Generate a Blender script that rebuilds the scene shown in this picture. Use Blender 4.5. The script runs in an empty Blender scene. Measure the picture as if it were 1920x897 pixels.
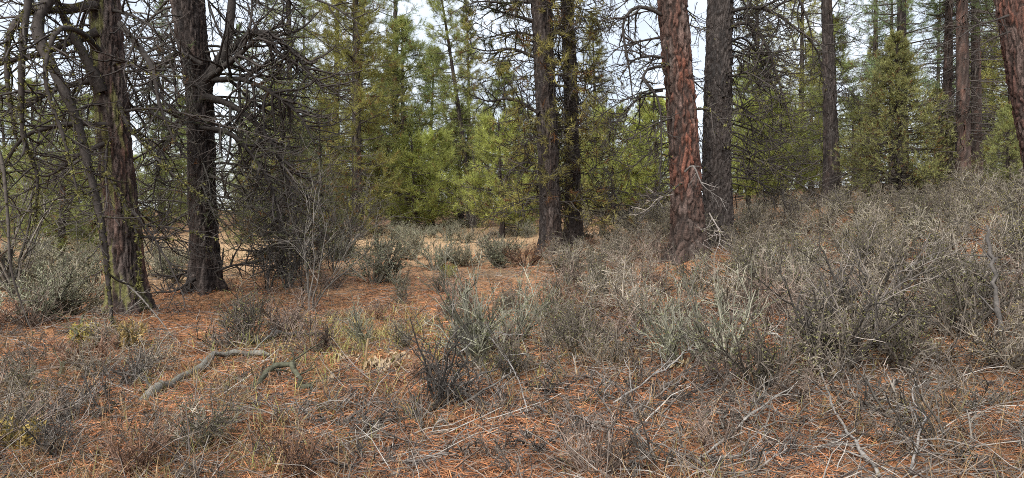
import bpy, math
import numpy as np
from mathutils import Vector, Matrix

# ------------------------------------------------------------------ camera, sky, sun, exposure
SC = bpy.context.scene
COL = SC.collection
F, CX, YH, EYE = 1371.0, 960.0, 390.0, 1.6      # focal length in photo pixels, horizon row, eye height

cam_d = bpy.data.cameras.new("camera")
cam_d.sensor_width = 36.0
cam_d.lens = 36.0 * F / 1920.0
cam_d.shift_y = -(448.5 - YH) / 1920.0
cam_d.clip_start = 0.05
cam_d.clip_end = 2000.0
cam = bpy.data.objects.new("camera", cam_d)
cam.location = (0, 0, EYE)
cam.rotation_euler = (math.radians(90), 0, 0)
COL.objects.link(cam)
SC.camera = cam

SUN_EL, SUN_AZ = math.radians(46), math.radians(-155)   # azimuth measured from +Y towards +X
world = bpy.data.worlds.new("World")
SC.world = world
world.use_nodes = True
wn, wl = world.node_tree.nodes, world.node_tree.links
wn.clear()
w_out = wn.new("ShaderNodeOutputWorld")
w_bg = wn.new("ShaderNodeBackground")
w_bg.inputs["Strength"].default_value = 0.10
w_sky = wn.new("ShaderNodeTexSky")
w_sky.sky_type = 'NISHITA'
w_sky.sun_disc = False
w_sky.sun_elevation = SUN_EL
w_sky.sun_rotation = SUN_AZ
w_tc = wn.new("ShaderNodeTexCoord")
w_noise = wn.new("ShaderNodeTexNoise")
w_noise.inputs["Scale"].default_value = 4.0
w_noise.inputs["Detail"].default_value = 6.0
w_noise.inputs["Roughness"].default_value = 0.55
w_ramp = wn.new("ShaderNodeValToRGB")
w_ramp.color_ramp.elements[0].position = 0.34
w_ramp.color_ramp.elements[0].color = (1.6, 1.78, 2.1, 1)
w_ramp.color_ramp.elements[1].position = 0.66
w_ramp.color_ramp.elements[1].color = (2.65, 2.78, 2.98, 1)
w_mix = wn.new("ShaderNodeMix")
w_mix.data_type = 'RGBA'
w_mix.inputs[0].default_value = 0.92
wl.new(w_tc.outputs["Generated"], w_noise.inputs["Vector"])
wl.new(w_noise.outputs["Fac"], w_ramp.inputs["Fac"])
wl.new(w_sky.outputs["Color"], w_mix.inputs[6])
wl.new(w_ramp.outputs["Color"], w_mix.inputs[7])
wl.new(w_mix.outputs[2], w_bg.inputs["Color"])
wl.new(w_bg.outputs["Background"], w_out.inputs["Surface"])

sun_d = bpy.data.lights.new("sun", 'SUN')
sun_d.energy = 2.0
sun_d.angle = math.radians(55)
sun_d.color = (1.0, 0.96, 0.90)
sun = bpy.data.objects.new("sun", sun_d)
COL.objects.link(sun)
sdir = Vector((math.sin(SUN_AZ) * math.cos(SUN_EL), math.cos(SUN_AZ) * math.cos(SUN_EL), math.sin(SUN_EL)))
sun.rotation_euler = sdir.to_track_quat('Z', 'Y').to_euler()

SC.view_settings.view_transform = 'Standard'
SC.view_settings.look = 'None'
SC.view_settings.exposure = 2.15
SC.view_settings.gamma = 1.0
SC.view_settings.use_curve_mapping = False
SC.render.engine = 'CYCLES'
SC.cycles.use_denoising = False
SC.cycles.max_bounces = 7
SC.cycles.diffuse_bounces = 5
SC.cycles.transmission_bounces = 5
SC.cycles.glossy_bounces = 1
SC.cycles.use_adaptive_sampling = True
SC.cycles.adaptive_threshold = 0.02
SC.cycles.caustics_reflective = False
SC.cycles.caustics_refractive = False
SC.cycles.pixel_filter_type = 'BLACKMAN_HARRIS'
SC.cycles.filter_width = 0.95

# ------------------------------------------------------------------ numeric helpers
def norm(v):
    return v / np.maximum(np.linalg.norm(v, axis=-1, keepdims=True), 1e-9)

def sstep(a, b, x):
    t = np.clip((x - a) / (b - a), 0, 1)
    return t * t * (3 - 2 * t)

def hash2(ix, iy, seed=0):
    h = (ix.astype(np.int64) * 374761393 + iy.astype(np.int64) * 668265263 + seed * 974634777) & 0x7fffffff
    h = ((h ^ (h >> 13)) * 1274126177) & 0x7fffffff
    return ((h ^ (h >> 16)) & 0xffffff) / float(0xffffff)

def vnoise(x, y, seed=0):
    ix, iy = np.floor(x), np.floor(y)
    fx, fy = x - ix, y - iy
    fx, fy = fx * fx * (3 - 2 * fx), fy * fy * (3 - 2 * fy)
    a, b = hash2(ix, iy, seed), hash2(ix + 1, iy, seed)
    c, d = hash2(ix, iy + 1, seed), hash2(ix + 1, iy + 1, seed)
    return (a * (1 - fx) + b * fx) * (1 - fy) + (c * (1 - fx) + d * fx) * fy

def fbm(x, y, seed=0, octs=4):
    s, amp, tot = 0.0, 1.0, 0.0
    for k in range(octs):
        s = s + amp * vnoise(x * 2 ** k + 17.3 * k, y * 2 ** k - 9.1 * k, seed + k)
        tot += amp
        amp *= 0.5
    return s / tot

def ground_z(X, Y):
    X, Y = np.asarray(X, float), np.asarray(Y, float)
    r = 0.15 * 1.2 * np.logaddexp(0, (X - 0.3) / 1.2)
    r = 3.4 * np.tanh(r / 3.4) * sstep(0.5, 10, Y)
    r = r + 0.02 * np.clip(Y - 12, 0, 25)
    r = r + 0.16 * (fbm(X * 0.35 + 3, Y * 0.35, 5, 3) - 0.5) * sstep(1.5, 6, Y)
    for mx, my, mh, ms in ((-5.33, 10.2, .16, .75), (-5.4, 12.9, .16, .8), (1.0, 19.0, .14, .8), (1.72, 20.4, .14, .7), (3.39, 14.0, .18, .85), (4.32, 15.4, .14, .8)):
        r = r + mh * np.exp(-(((X - mx) ** 2 + (Y - my) ** 2) / ms ** 2))
    return r + 0.06 * (fbm(X * 1.7, Y * 1.7 + 5, 9, 3) - 0.5)

def at(x, y, Y):
    """world point at depth Y under photo pixel (x, y)"""
    return np.array([(x - CX) / F * Y, Y, EYE + (YH - y) / F * Y])

def foot(x, Y):
    X = (x - CX) / F * Y
    return np.array([X, Y, float(ground_z(X, Y))])

def gp(x, y):
    """where the sight line through a photo pixel meets the ground"""
    Ys = np.linspace(3.0, 60, 2400)
    X = (x - CX) / F * Ys
    ray = EYE + (YH - y) / F * Ys
    k = int(np.argmax(ray <= ground_z(X, Ys)))
    return np.array([X[k], Ys[k], ray[k]])

# ------------------------------------------------------------------ mesh helpers
def build_mesh(name, V, Q=None, T=None, C=None, smooth=False):
    me = bpy.data.meshes.new(name)
    V = np.ascontiguousarray(V, np.float32)
    parts, starts, totals, off = [], [], [], 0
    for A, n in ((Q, 4), (T, 3)):
        if A is not None and len(A):
            parts.append(np.asarray(A, np.int32).ravel())
            starts.append(np.arange(len(A), dtype=np.int32) * n + off)
            off += len(A) * n
    loops, st = np.concatenate(parts), np.concatenate(starts)
    me.vertices.add(len(V))
    me.vertices.foreach_set("co", V.ravel())
    me.loops.add(len(loops))
    me.loops.foreach_set("vertex_index", loops)
    me.polygons.add(len(st))
    me.polygons.foreach_set("loop_start", st)
    if smooth:
        me.polygons.foreach_set("use_smooth", np.ones(len(st), bool))
    if C is not None:
        C = np.asarray(C, np.float32)
        att = me.color_attributes.new("Col", 'FLOAT_COLOR', 'POINT')
        buf = np.ones((len(V), 4), np.float32)
        buf[:, :3] = C
        att.data.foreach_set("color", buf.ravel())
    me.update(calc_edges=True)
    return me

class Soup:
    def __init__(self):
        self.V, self.Q, self.T, self.C, self.n = [], [], [], [], 0
    def add(self, V, Q=None, T=None, C=None):
        V = V.reshape(-1, 3)
        self.V.append(V)
        if Q is not None: self.Q.append(Q.reshape(-1, 4) + self.n)
        if T is not None: self.T.append(T.reshape(-1, 3) + self.n)
        if C is None: C = np.full((len(V), 3), 0.2)
        C = np.broadcast_to(C, (len(V), 3)) if np.ndim(C) == 1 else C.reshape(-1, 3)
        self.C.append(C)
        self.n += len(V)
    def mesh(self, name, smooth=False):
        return build_mesh(name, np.concatenate(self.V), np.concatenate(self.Q) if self.Q else None,
                          np.concatenate(self.T) if self.T else None, np.concatenate(self.C), smooth)

def frames(P):
    t = np.empty_like(P)
    t[:, 1:-1] = P[:, 2:] - P[:, :-2]
    t[:, 0] = P[:, 1] - P[:, 0]
    t[:, -1] = P[:, -1] - P[:, -2]
    t = norm(t)
    m = norm(P[:, -1] - P[:, 0])
    ref = np.where(np.abs(m[:, 2:3]) < 0.8, np.array([[0, 0, 1.0]]), np.array([[1.0, 0, 0]]))
    ref = norm(np.cross(m, ref))[:, None, :]
    u = norm(ref - (ref * t).sum(-1, keepdims=True) * t)
    return t, u, np.cross(t, u)

def tubes(S, P, R, sides, C):
    """N tapered tubes through P[N,K,3] with radii R[N,K]; C is one colour, [N,3] or [N,K,3]"""
    N, K, _ = P.shape
    if N == 0: return
    t, u, v = frames(P)
    a = np.arange(sides) * 2 * np.pi / sides
    ring = np.cos(a)[None, None, :, None] * u[:, :, None] + np.sin(a)[None, None, :, None] * v[:, :, None]
    V = P[:, :, None] + ring * R[:, :, None, None]
    i = np.arange(N)[:, None, None] * K * sides
    k = np.arange(K - 1)[None, :, None] * sides
    s = np.arange(sides)[None, None, :]
    s2 = (s + 1) % sides
    Q = np.stack([i + k + s, i + k + s2, i + k + sides + s2, i + k + sides + s], -1)
    C = np.asarray(C, float)
    if C.ndim == 1: C = np.broadcast_to(C, (N, K, sides, 3))
    elif C.ndim == 2: C = np.broadcast_to(C[:, None, None], (N, K, sides, 3))
    else: C = np.broadcast_to(C[:, :, None], (N, K, sides, 3))
    S.add(V, Q=Q, C=C.reshape(-1, 3))

def grow(rng, start, d, L, K, wig=0.2, bias=(0, 0, 0), bias_end=None):
    N = len(start)
    P = np.empty((N, K, 3))
    P[:, 0] = start
    d = norm(d.copy())
    step = (np.asarray(L) / (K - 1)).reshape(-1, 1) * np.ones((N, 1))
    b0 = np.asarray(bias, float)
    b1 = b0 if bias_end is None else np.asarray(bias_end, float)
    for k in range(1, K):
        f = k / (K - 1)
        d = norm(d + wig * rng.normal(size=(N, 3)) + (b0 * (1 - f) + b1 * f))
        P[:, k] = P[:, k - 1] + d * step
    return P

def sprout(rng, P, R, n, t0, t1, ang0, ang1):
    """n side shoots on each polyline: start, direction, radius, position along parent"""
    N, K, _ = P.shape
    tt = t0 + (t1 - t0) * (np.arange(n)[None] + rng.random((N, n))) / n
    f = tt * (K - 1)
    i = np.clip(f.astype(int), 0, K - 2)
    fr = (f - i)[..., None]
    I = np.arange(N)[:, None]
    A, B = P[I, i], P[I, i + 1]
    tan = norm(B - A)
    rad = R[I, i] * (1 - fr[..., 0]) + R[I, i + 1] * fr[..., 0]
    perp = norm(np.cross(tan, rng.normal(size=tan.shape)))
    an = ang0 + (ang1 - ang0) * rng.random((N, n))
    d = np.cos(an)[..., None] * tan + np.sin(an)[..., None] * perp
    return (A * (1 - fr) + B * fr).reshape(-1, 3), d.reshape(-1, 3), rad.reshape(-1), tt.reshape(-1)

def taper(r0, r1, K, N=None, p=1.0):
    f = np.linspace(0, 1, K) ** p
    r0, r1 = np.asarray(r0, float).reshape(-1, 1), np.asarray(r1, float).reshape(-1, 1)
    R = r0 * (1 - f) + r1 * f
    return np.broadcast_to(R, (N, K)).copy() if N and R.shape[0] == 1 else R

def tufts(S, rng, c, d, n, L, w, spread, C, cj=0.25, back=0.25):
    """needle tufts: n narrow triangles fanning out round each shoot tip"""
    N = len(c)
    if N == 0: return
    L = np.broadcast_to(np.asarray(L, float).reshape(-1, 1), (N, n)) * rng.uniform(0.7, 1.15, (N, n))
    dd = norm(d[:, None] + spread * norm(rng.normal(size=(N, n, 3))))
    base = c[:, None] - d[:, None] * (rng.random((N, n, 1)) * back)
    side = norm(np.cross(dd, rng.normal(size=dd.shape))) * w
    tip = base + dd * L[..., None]
    V = np.stack([base - side * .5, base + side * .5, tip], 2)
    C = np.asarray(C, float)
    if C.ndim == 1: C = np.broadcast_to(C, (N, 3))
    CC = C[:, None] * (1 + cj * rng.normal(size=(N, n, 1)))
    CC = np.clip(np.broadcast_to(CC[:, :, None], (N, n, 3, 3)), 0.004, 0.9)
    S.add(V, T=np.arange(N * n * 3).reshape(-1, 3), C=CC.reshape(-1, 3))

def resample(pts, K):
    pts = np.asarray(pts, float)
    if len(pts) > 2:                                       # Catmull-Rom for smooth limbs
        ext = np.vstack([2 * pts[0] - pts[1], pts, 2 * pts[-1] - pts[-2]])
        out = []
        for i in range(1, len(ext) - 2):
            p0, p1, p2, p3 = ext[i - 1:i + 3]
            for f in np.linspace(0, 1, 8, endpoint=False):
                out.append(.5 * ((2 * p1) + (-p0 + p2) * f + (2 * p0 - 5 * p1 + 4 * p2 - p3) * f * f + (-p0 + 3 * p1 - 3 * p2 + p3) * f ** 3))
        pts = np.vstack(out + [ext[-2]])
    s = np.concatenate([[0], np.cumsum(np.linalg.norm(np.diff(pts, axis=0), axis=1))])
    q = np.linspace(0, s[-1], K)
    return np.stack([np.interp(q, s, pts[:, j]) for j in range(3)], -1)

# ------------------------------------------------------------------ materials
def material(name, rough=0.9, trans=0.0, scale=30.0, vary=0.35, bump=0.0, rnd=0.25, spec=0.2, bscale=60.0):
    m = bpy.data.materials.new(name)
    m.use_nodes = True
    N, L = m.node_tree.nodes, m.node_tree.links
    N.clear()
    out = N.new("ShaderNodeOutputMaterial")
    bs = N.new("ShaderNodeBsdfPrincipled")
    bs.inputs["Roughness"].default_value = rough
    bs.inputs["Specular IOR Level"].default_value = spec
    att = N.new("ShaderNodeAttribute")
    att.attribute_name = "Col"
    tc = N.new("ShaderNodeTexCoord")
    no = N.new("ShaderNodeTexNoise")
    no.inputs["Scale"].default_value = scale
    no.inputs["Detail"].default_value = 3.0
    mr = N.new("ShaderNodeMapRange")
    mr.inputs[1].default_value, mr.inputs[2].default_value = 0.3, 0.7
    mr.inputs[3].default_value, mr.inputs[4].default_value = 1 - vary, 1 + vary
    oi = N.new("ShaderNodeObjectInfo")
    mo = N.new("ShaderNodeMapRange")
    mo.inputs[3].default_value, mo.inputs[4].default_value = 1 - rnd, 1 + rnd
    mu = N.new("ShaderNodeMath"); mu.operation = 'MULTIPLY'
    vm = N.new("ShaderNodeVectorMath"); vm.operation = 'SCALE'
    L.new(tc.outputs["Object"], no.inputs["Vector"])
    L.new(no.outputs["Fac"], mr.inputs[0])
    L.new(oi.outputs["Random"], mo.inputs[0])
    L.new(mr.outputs[0], mu.inputs[0]); L.new(mo.outputs[0], mu.inputs[1])
    L.new(att.outputs["Color"], vm.inputs[0]); L.new(mu.outputs[0], vm.inputs["Scale"])
    L.new(vm.outputs[0], bs.inputs["Base Color"])
    if bump:
        n2 = N.new("ShaderNodeTexNoise")
        n2.inputs["Scale"].default_value = bscale
        n2.inputs["Detail"].default_value = 4.0
        bp = N.new("ShaderNodeBump")
        bp.inputs["Strength"].default_value = bump
        bp.inputs["Distance"].default_value = 0.02
        L.new(tc.outputs["Object"], n2.inputs["Vector"])
        L.new(n2.outputs["Fac"], bp.inputs["Height"])
        L.new(bp.outputs[0], bs.inputs["Normal"])
    if trans:
        tr = N.new("ShaderNodeBsdfTranslucent")
        mx = N.new("ShaderNodeMixShader")
        mx.inputs[0].default_value = trans
        L.new(vm.outputs[0], tr.inputs["Color"])
        L.new(bs.outputs[0], mx.inputs[1]); L.new(tr.outputs[0], mx.inputs[2])
        L.new(mx.outputs[0], out.inputs["Surface"])
    else:
        L.new(bs.outputs[0], out.inputs["Surface"])
    return m

M_GROUND = material("soil_and_duff", 1.0, scale=9.0, vary=0.35, bump=0.9, rnd=0.0, spec=0.05, bscale=45)
M_BARK = material("pine_bark", 0.9, scale=40.0, vary=0.45, bump=0.6, rnd=0.0, bscale=70)
M_WOOD = material("branch_bark", 0.85, scale=25.0, vary=0.35, bump=0.0, rnd=0.12)
M_NEEDLE = material("green_needles", 0.6, trans=0.48, scale=1.2, vary=0.3, rnd=0.18)
M_LEAF = material("small_leaves", 0.7, trans=0.25, scale=6.0, vary=0.25, rnd=0.2)
M_LICHEN = material("wolf_lichen", 0.95, scale=20.0, vary=0.3, rnd=0.1)
M_STEM = material("shrub_stems", 0.85, scale=9.0, vary=0.35, rnd=0.22)
M_LITTER = material("fallen_needles", 0.75, scale=2.5, vary=0.25, rnd=0.0)
M_GREY = material("weathered_wood", 0.85, scale=35.0, vary=0.35, bump=0.5, rnd=0.1, bscale=50)
M_CHAR = material("charred_wood", 0.8, scale=30.0, vary=0.4, bump=0.6, rnd=0.05)
M_DRY = material("dry_plant", 0.85, trans=0.2, scale=14.0, vary=0.25, rnd=0.1)

# ------------------------------------------------------------------ object helpers
def link(name, mesh, mat, parent=None):
    o = bpy.data.objects.new(name, mesh)
    COL.objects.link(o)
    if mat is not None and len(mesh.materials) == 0:
        mesh.materials.append(mat)
    if parent is not None: o.parent = parent
    return o

def tag(o, label=None, cat=None, group=None, kind=None):
    if label: o["label"] = label
    if cat: o["category"] = cat
    if group: o["group"] = group
    if kind: o["kind"] = kind
    return o

def empty(name, loc, rot=(0, 0, 0), scale=1.0):
    o = bpy.data.objects.new(name, None)
    o.empty_display_size = 0.2
    o.location = tuple(float(c) for c in loc)
    o.rotation_euler = rot
    o.scale = (scale, scale, scale) if np.isscalar(scale) else scale
    COL.objects.link(o)
    return o

def place(proto, name, loc, rot, scale, label, cat, group=None):
    """a thing with its own copies of the prototype's parts (mesh data shared)"""
    o = empty(name, loc, rot, scale)
    tag(o, label, cat, group)
    for part, me, mat in proto:
        c = link(part, me, mat, o)
        if part in ("branches", "leaves"): c["kind"] = "stuff"
    return o

# ================================================================== GROUND
def axis(c, fine, far, n):
    t = np.linspace(-1, 1, n)
    k = math.asinh(far / fine)
    return c + fine * np.sinh(k * t)

gx, gy = axis(0.0, 6.0, 420.0, 250), axis(9.0, 6.0, 420.0, 250)
GX, GY = np.meshgrid(gx, gy)
GZ = ground_z(GX, GY)
near = np.exp(-((GX / 16) ** 2 + ((GY - 9) / 14) ** 2))
GZ = GZ + near * 0.05 * (fbm(GX * 5, GY * 5, 31, 3) - .5)
needle_cover = sstep(0.30, 0.62, fbm(GX * 0.32 + 8, GY * 0.32 + 2, 77, 4) + 0.34 * np.exp(-(GY / 15) ** 2) + 0.1)
clearing = np.exp(-(((GX + 5.5) / 10) ** 2 + ((GY - 28) / 12) ** 2)) + 0.8 * np.exp(-(((GX + 8) / 5) ** 2 + ((GY - 20) / 4) ** 2))
needle_cover = needle_cover * (0.25 + 0.75 * np.exp(-(np.hypot(GX, GY - 5) / 26) ** 2))
orange = np.array([0.23, 0.108, 0.052]); soil = np.array([0.085, 0.056, 0.038]); straw = np.array([0.31, 0.21, 0.125])
gc = soil * (1 - needle_cover[..., None]) + orange * needle_cover[..., None]
cf = np.clip(clearing * 1.25 * (0.45 + fbm(GX * 0.6, GY * 0.6, 3, 3)), 0, 1)[..., None]
gc = gc * (1 - cf) + straw * cf
gc = gc * (0.72 + 0.56 * fbm(GX * 7, GY * 7, 55, 3))[..., None]
ny, nx = GX.shape
idx = np.arange(nx * ny).reshape(ny, nx)
GQ = np.stack([idx[:-1, :-1], idx[:-1, 1:], idx[1:, 1:], idx[1:, :-1]], -1).reshape(-1, 4)
g_me = build_mesh("ground", np.stack([GX, GY, GZ], -1).reshape(-1, 3), Q=GQ, C=gc.reshape(-1, 3), smooth=True)
tag(link("ground", g_me, M_GROUND), "needle strewn forest floor rising to the right", kind="structure")

# ================================================================== TREES
def worley(u, v, per, seed):
    iu, iv = np.floor(u), np.floor(v)
    f1 = np.full(u.shape, 9.0); f2 = f1.copy(); idr = np.zeros(u.shape)
    for du in (-1, 0, 1):
        for dv in (-1, 0, 1):
            cu, cv = iu + du, iv + dv
            wu = np.mod(cu, per)
            px_ = cu + 0.12 + 0.76 * hash2(wu, cv, seed)
            py_ = cv + 0.1 + 0.8 * hash2(wu, cv, seed + 1)
            dd = np.sqrt((u - px_) ** 2 + (v - py_) ** 2)
            nearer = dd < f1
            f2 = np.where(nearer, f1, np.minimum(f2, dd))
            idr = np.where(nearer, hash2(wu, cv, seed + 2), idr)
            f1 = np.where(nearer, dd, f1)
    return f1, f2, idr

def trunk_mesh(name, pts, rad, ns, dz, seed, plate=(0.075, 0.24), amp=0.022, c_a=(0.11, 0.05, 0.033), c_b=(0.05, 0.038, 0.033), c_low=None, flare=0.36, lichen=0.0, zmax_fine=7.5):
    """pts: centre line from base up, rad: radius at each; furrowed plates are real relief"""
    pts, rad = np.asarray(pts, float), np.asarray(rad, float)
    s = np.concatenate([[0], np.cumsum(np.linalg.norm(np.diff(pts, axis=0), axis=1))])
    q = [-0.35]
    while q[-1] < s[-1]:
        q.append(q[-1] + (dz if q[-1] < zmax_fine else dz * 8))
    q = np.array(q)
    P = np.stack([np.interp(q, s, pts[:, j]) for j in range(3)], -1)
    P[q < 0] = pts[0] + (q[q < 0])[:, None] * np.array([0, 0, 1.0])
    R = np.interp(q, s, rad)
    th = np.arange(ns) * 2 * np.pi / ns
    TH, QQ = np.meshgrid(th, q)
    per = max(6, int(round(2 * np.pi * rad[0] / plate[0])))
    warp = 2.2 * (fbm(np.cos(TH) * 2.5 + 5, QQ * 2.6 + np.sin(TH) * 2.5, seed + 11, 4) - .5)
    u = TH / (2 * np.pi) * per + warp
    v = QQ / plate[1] + 1.2 * warp
    f1, f2, pid = worley(u, v, per, seed)
    edge = sstep(0.02, 0.42, f2 - f1 + 0.25 * (fbm(u * 3.1, v * 7.0, seed + 8, 2) - .5))
    fine = fbm(u * 2.2, v * 5.0, seed + 4, 3)
    g1, g2, pid2 = worley(u * 2 + 7.3 + 1.5 * warp, v * 3.2 + 3.1, per * 2, seed + 60)
    flake = sstep(0.0, 0.35, g2 - g1)
    h = amp * 0.3 * (flake - .5) + amp * 0.3 * (pid2 - .5) + amp * (edge - 0.6) + amp * 0.6 * (pid - .5) + amp * 0.7 * (fine - .5)
    lobes = 0.06 * np.sin(TH * 3 + seed) + 0.04 * np.sin(TH * 5 + 2 * seed + QQ * .4)
    fl = flare * np.exp(-np.clip(QQ + 0.1, 0, None) / 0.28) * (1 + 1.2 * np.sin(TH * 5 + seed * 1.7))
    RR = R[:, None] * (1 + lobes * 0.6 + fl) + h
    V = P[:, None] + np.stack([np.cos(TH) * RR, np.sin(TH) * RR, np.zeros_like(RR)], -1)
    ca, cb = np.array(c_a), np.array(c_b)
    big = fbm(np.cos(TH) * 1.2 + 3, QQ * 0.8 + np.sin(TH) * 1.2, seed + 20, 3)
    mixf = np.clip(0.7 * (pid - .3) + 2.0 * (big - 0.40), 0, 1)
    if c_low is not None:
        mixf = mixf * sstep(0.5, 2.3, QQ + 1.6 * (big - .5))
    if c_low is not None:
        mixf = mixf * (1 - 0.7 * sstep(3.7, 4.6, QQ + 1.2 * (big - .5)))
    C = cb + (ca - cb) * mixf[..., None]
    greyp = (hash2(np.floor(pid * 9973), np.floor(pid * 7919), seed) < 0.36)[..., None]
    C = np.where(greyp, 0.6 * C + 0.4 * np.array([0.11, 0.092, 0.083]), C)
    C = C * (0.45 + 1.1 * fine)[..., None] * (0.75 + 0.5 * pid2)[..., None]
    inner = np.array([0.022, 0.017, 0.015])
    C = inner + (C - inner) * (0.12 + 0.88 * edge)[..., None]
    if lichen > 0:
        lf = sstep(0.56, 0.66, fbm(np.cos(TH) * 3 + 1, QQ * 2.4 + np.sin(TH) * 3, seed + 40, 4) + lichen * 0.1 * np.cos(TH - 3.6))
        C = C * (1 - 0.7 * lf[..., None]) + np.array([0.13, 0.13, 0.045]) * (0.7 * lf[..., None])
    nr = len(q)
    I = np.arange(nr * ns).reshape(nr, ns)
    J = np.roll(I, -1, axis=1)
    Q = np.stack([I[:-1], J[:-1], J[1:], I[1:]], -1).reshape(-1, 4)
    return build_mesh(name, V.reshape(-1, 3), Q=Q, C=C.reshape(-1, 3), smooth=False), (P, R)

def branch_soup(rng, main, r0, n1=12, l1=0.8, n2=4, droop=-0.10, curl=0.14, col=(0.034, 0.029, 0.026), tuft=0.0, tuft_c=(0.09, 0.085, 0.025), tuft_n=16, tuft_l=0.15, tuft_w=0.006, t0=0.12, sides=6, l2f=0.45, thick=1.0, needles=None, n3=0):
    """one limb with two or three orders of side twigs"""
    S = Soup()
    main = np.asarray(main, float)[None]
    K = main.shape[1]
    R = taper(r0, max(r0 * 0.22, 0.005), K, 1, 0.9) * (1 + 0.10 * rng.normal(size=(1, K)))
    col = np.array(col)
    tubes(S, main, R, sides, col * rng.uniform(0.8, 1.2))
    Lm = np.linalg.norm(np.diff(main[0], axis=0), axis=1).sum()
    st, d, r, tt = sprout(rng, main, R, n1, t0, 0.99, 0.7, 1.35)
    L1 = l1 * (1.15 - 0.55 * tt) * rng.uniform(0.45, 1.25, len(st))
    P1 = grow(rng, st, d, L1, 8, 0.12, (0, 0, droop), (0, 0, curl))
    r1 = np.clip(r * 0.55, 0.0055, 0.016) * thick
    R1 = taper(r1, r1 * 0.42, 8)
    C1 = col * rng.uniform(0.7, 1.6, (len(st), 1))
    tubes(S, P1, R1, 4, C1)
    tips, tdir = [P1[:, -1]], [norm(P1[:, -1] - P1[:, -2])]
    if n2:
        st2, d2, r2, t2 = sprout(rng, P1, R1, n2, 0.2, 0.98, 0.5, 1.2)
        L2 = np.repeat(L1, n2) * l2f * rng.uniform(0.4, 1.3, len(st2)) * (1.2 - 0.6 * t2)
        P2 = grow(rng, st2, d2, L2, 4, 0.19, (0, 0, droop * .9), (0, 0, curl * 1.2))
        rr = np.clip(r2 * 0.65, 0.0036 * thick, 0.009 * thick)
        R2 = taper(rr, rr * 0.5, 4)
        tubes(S, P2, R2, 3, np.repeat(C1, n2, 0) * rng.uniform(0.8, 1.3, (len(st2), 1)))
        tips.append(P2[:, -1]); tdir.append(norm(P2[:, -1] - P2[:, -2]))
        if n3:
            st3, d3, r3, t3 = sprout(rng, P2, R2, n3, 0.15, 0.98, 0.5, 1.2)
            L3 = np.repeat(L2, n3) * 0.5 * rng.uniform(0.5, 1.3, len(st3))
            P3 = grow(rng, st3, d3, L3, 4, 0.25, (0, 0, droop * .8), (0, 0, curl))
            tubes(S, P3, taper(np.clip(r3 * .7, .002, .005) * thick, .0018 * thick, 4), 3, np.repeat(C1, n2 * n3, 0) * rng.uniform(0.8, 1.4, (len(st3), 1)))
            tips.append(P3[:, -1]); tdir.append(norm(P3[:, -1] - P3[:, -2]))
    NS = None
    if tuft > 0:
        tp, td = np.concatenate(tips), np.concatenate(tdir)
        sel = rng.random(len(tp)) < tuft
        if sel.any():
            NS = Soup()
            tc = np.array(tuft_c) * rng.uniform(0.6, 1.4, (sel.sum(), 1))
            dead = rng.random(sel.sum()) < 0.12
            tc[dead] = np.array([0.16, 0.075, 0.028])
            tufts(NS, rng, tp[sel], td[sel], tuft_n, tuft_l, tuft_w, 0.75, tc)
    return S, NS, (main, R, P1, R1)

def lichen_soup(rng, P, R, n, size=0.052, col=(0.155, 0.15, 0.05)):
    S = Soup()
    N, K, _ = P.shape
    i = rng.integers(0, N, n); k = rng.integers(0, K - 1, n); f = rng.random((n, 1))
    c = P[i, k] * (1 - f) + P[i, k + 1] * f
    d = norm(rng.normal(size=(n, 3)) + np.array([0, 0, 0.3]))
    c = c + d * R[i, k][:, None] * 0.8
    cc = np.array(col) * rng.uniform(0.45, 1.3, (n, 1))
    tufts(S, rng, c + rng.normal(0, .006, c.shape), d, 14, size * rng.uniform(.3, 1.0, n), size * 0.3, 1.6, cc, 0.3, 0.0)
    return S

def arc_branch(rng, p0, az, L, pitch=0.1, droop=-0.10, K=12, wig=0.06, up_end=0.04):
    d = np.array([[math.cos(az) * math.cos(pitch), math.sin(az) * math.cos(pitch), math.sin(pitch)]])
    return grow(rng, np.array([p0]), d, np.array([L]), K, wig, (0, 0, droop), (0, 0, up_end))[0]

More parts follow.
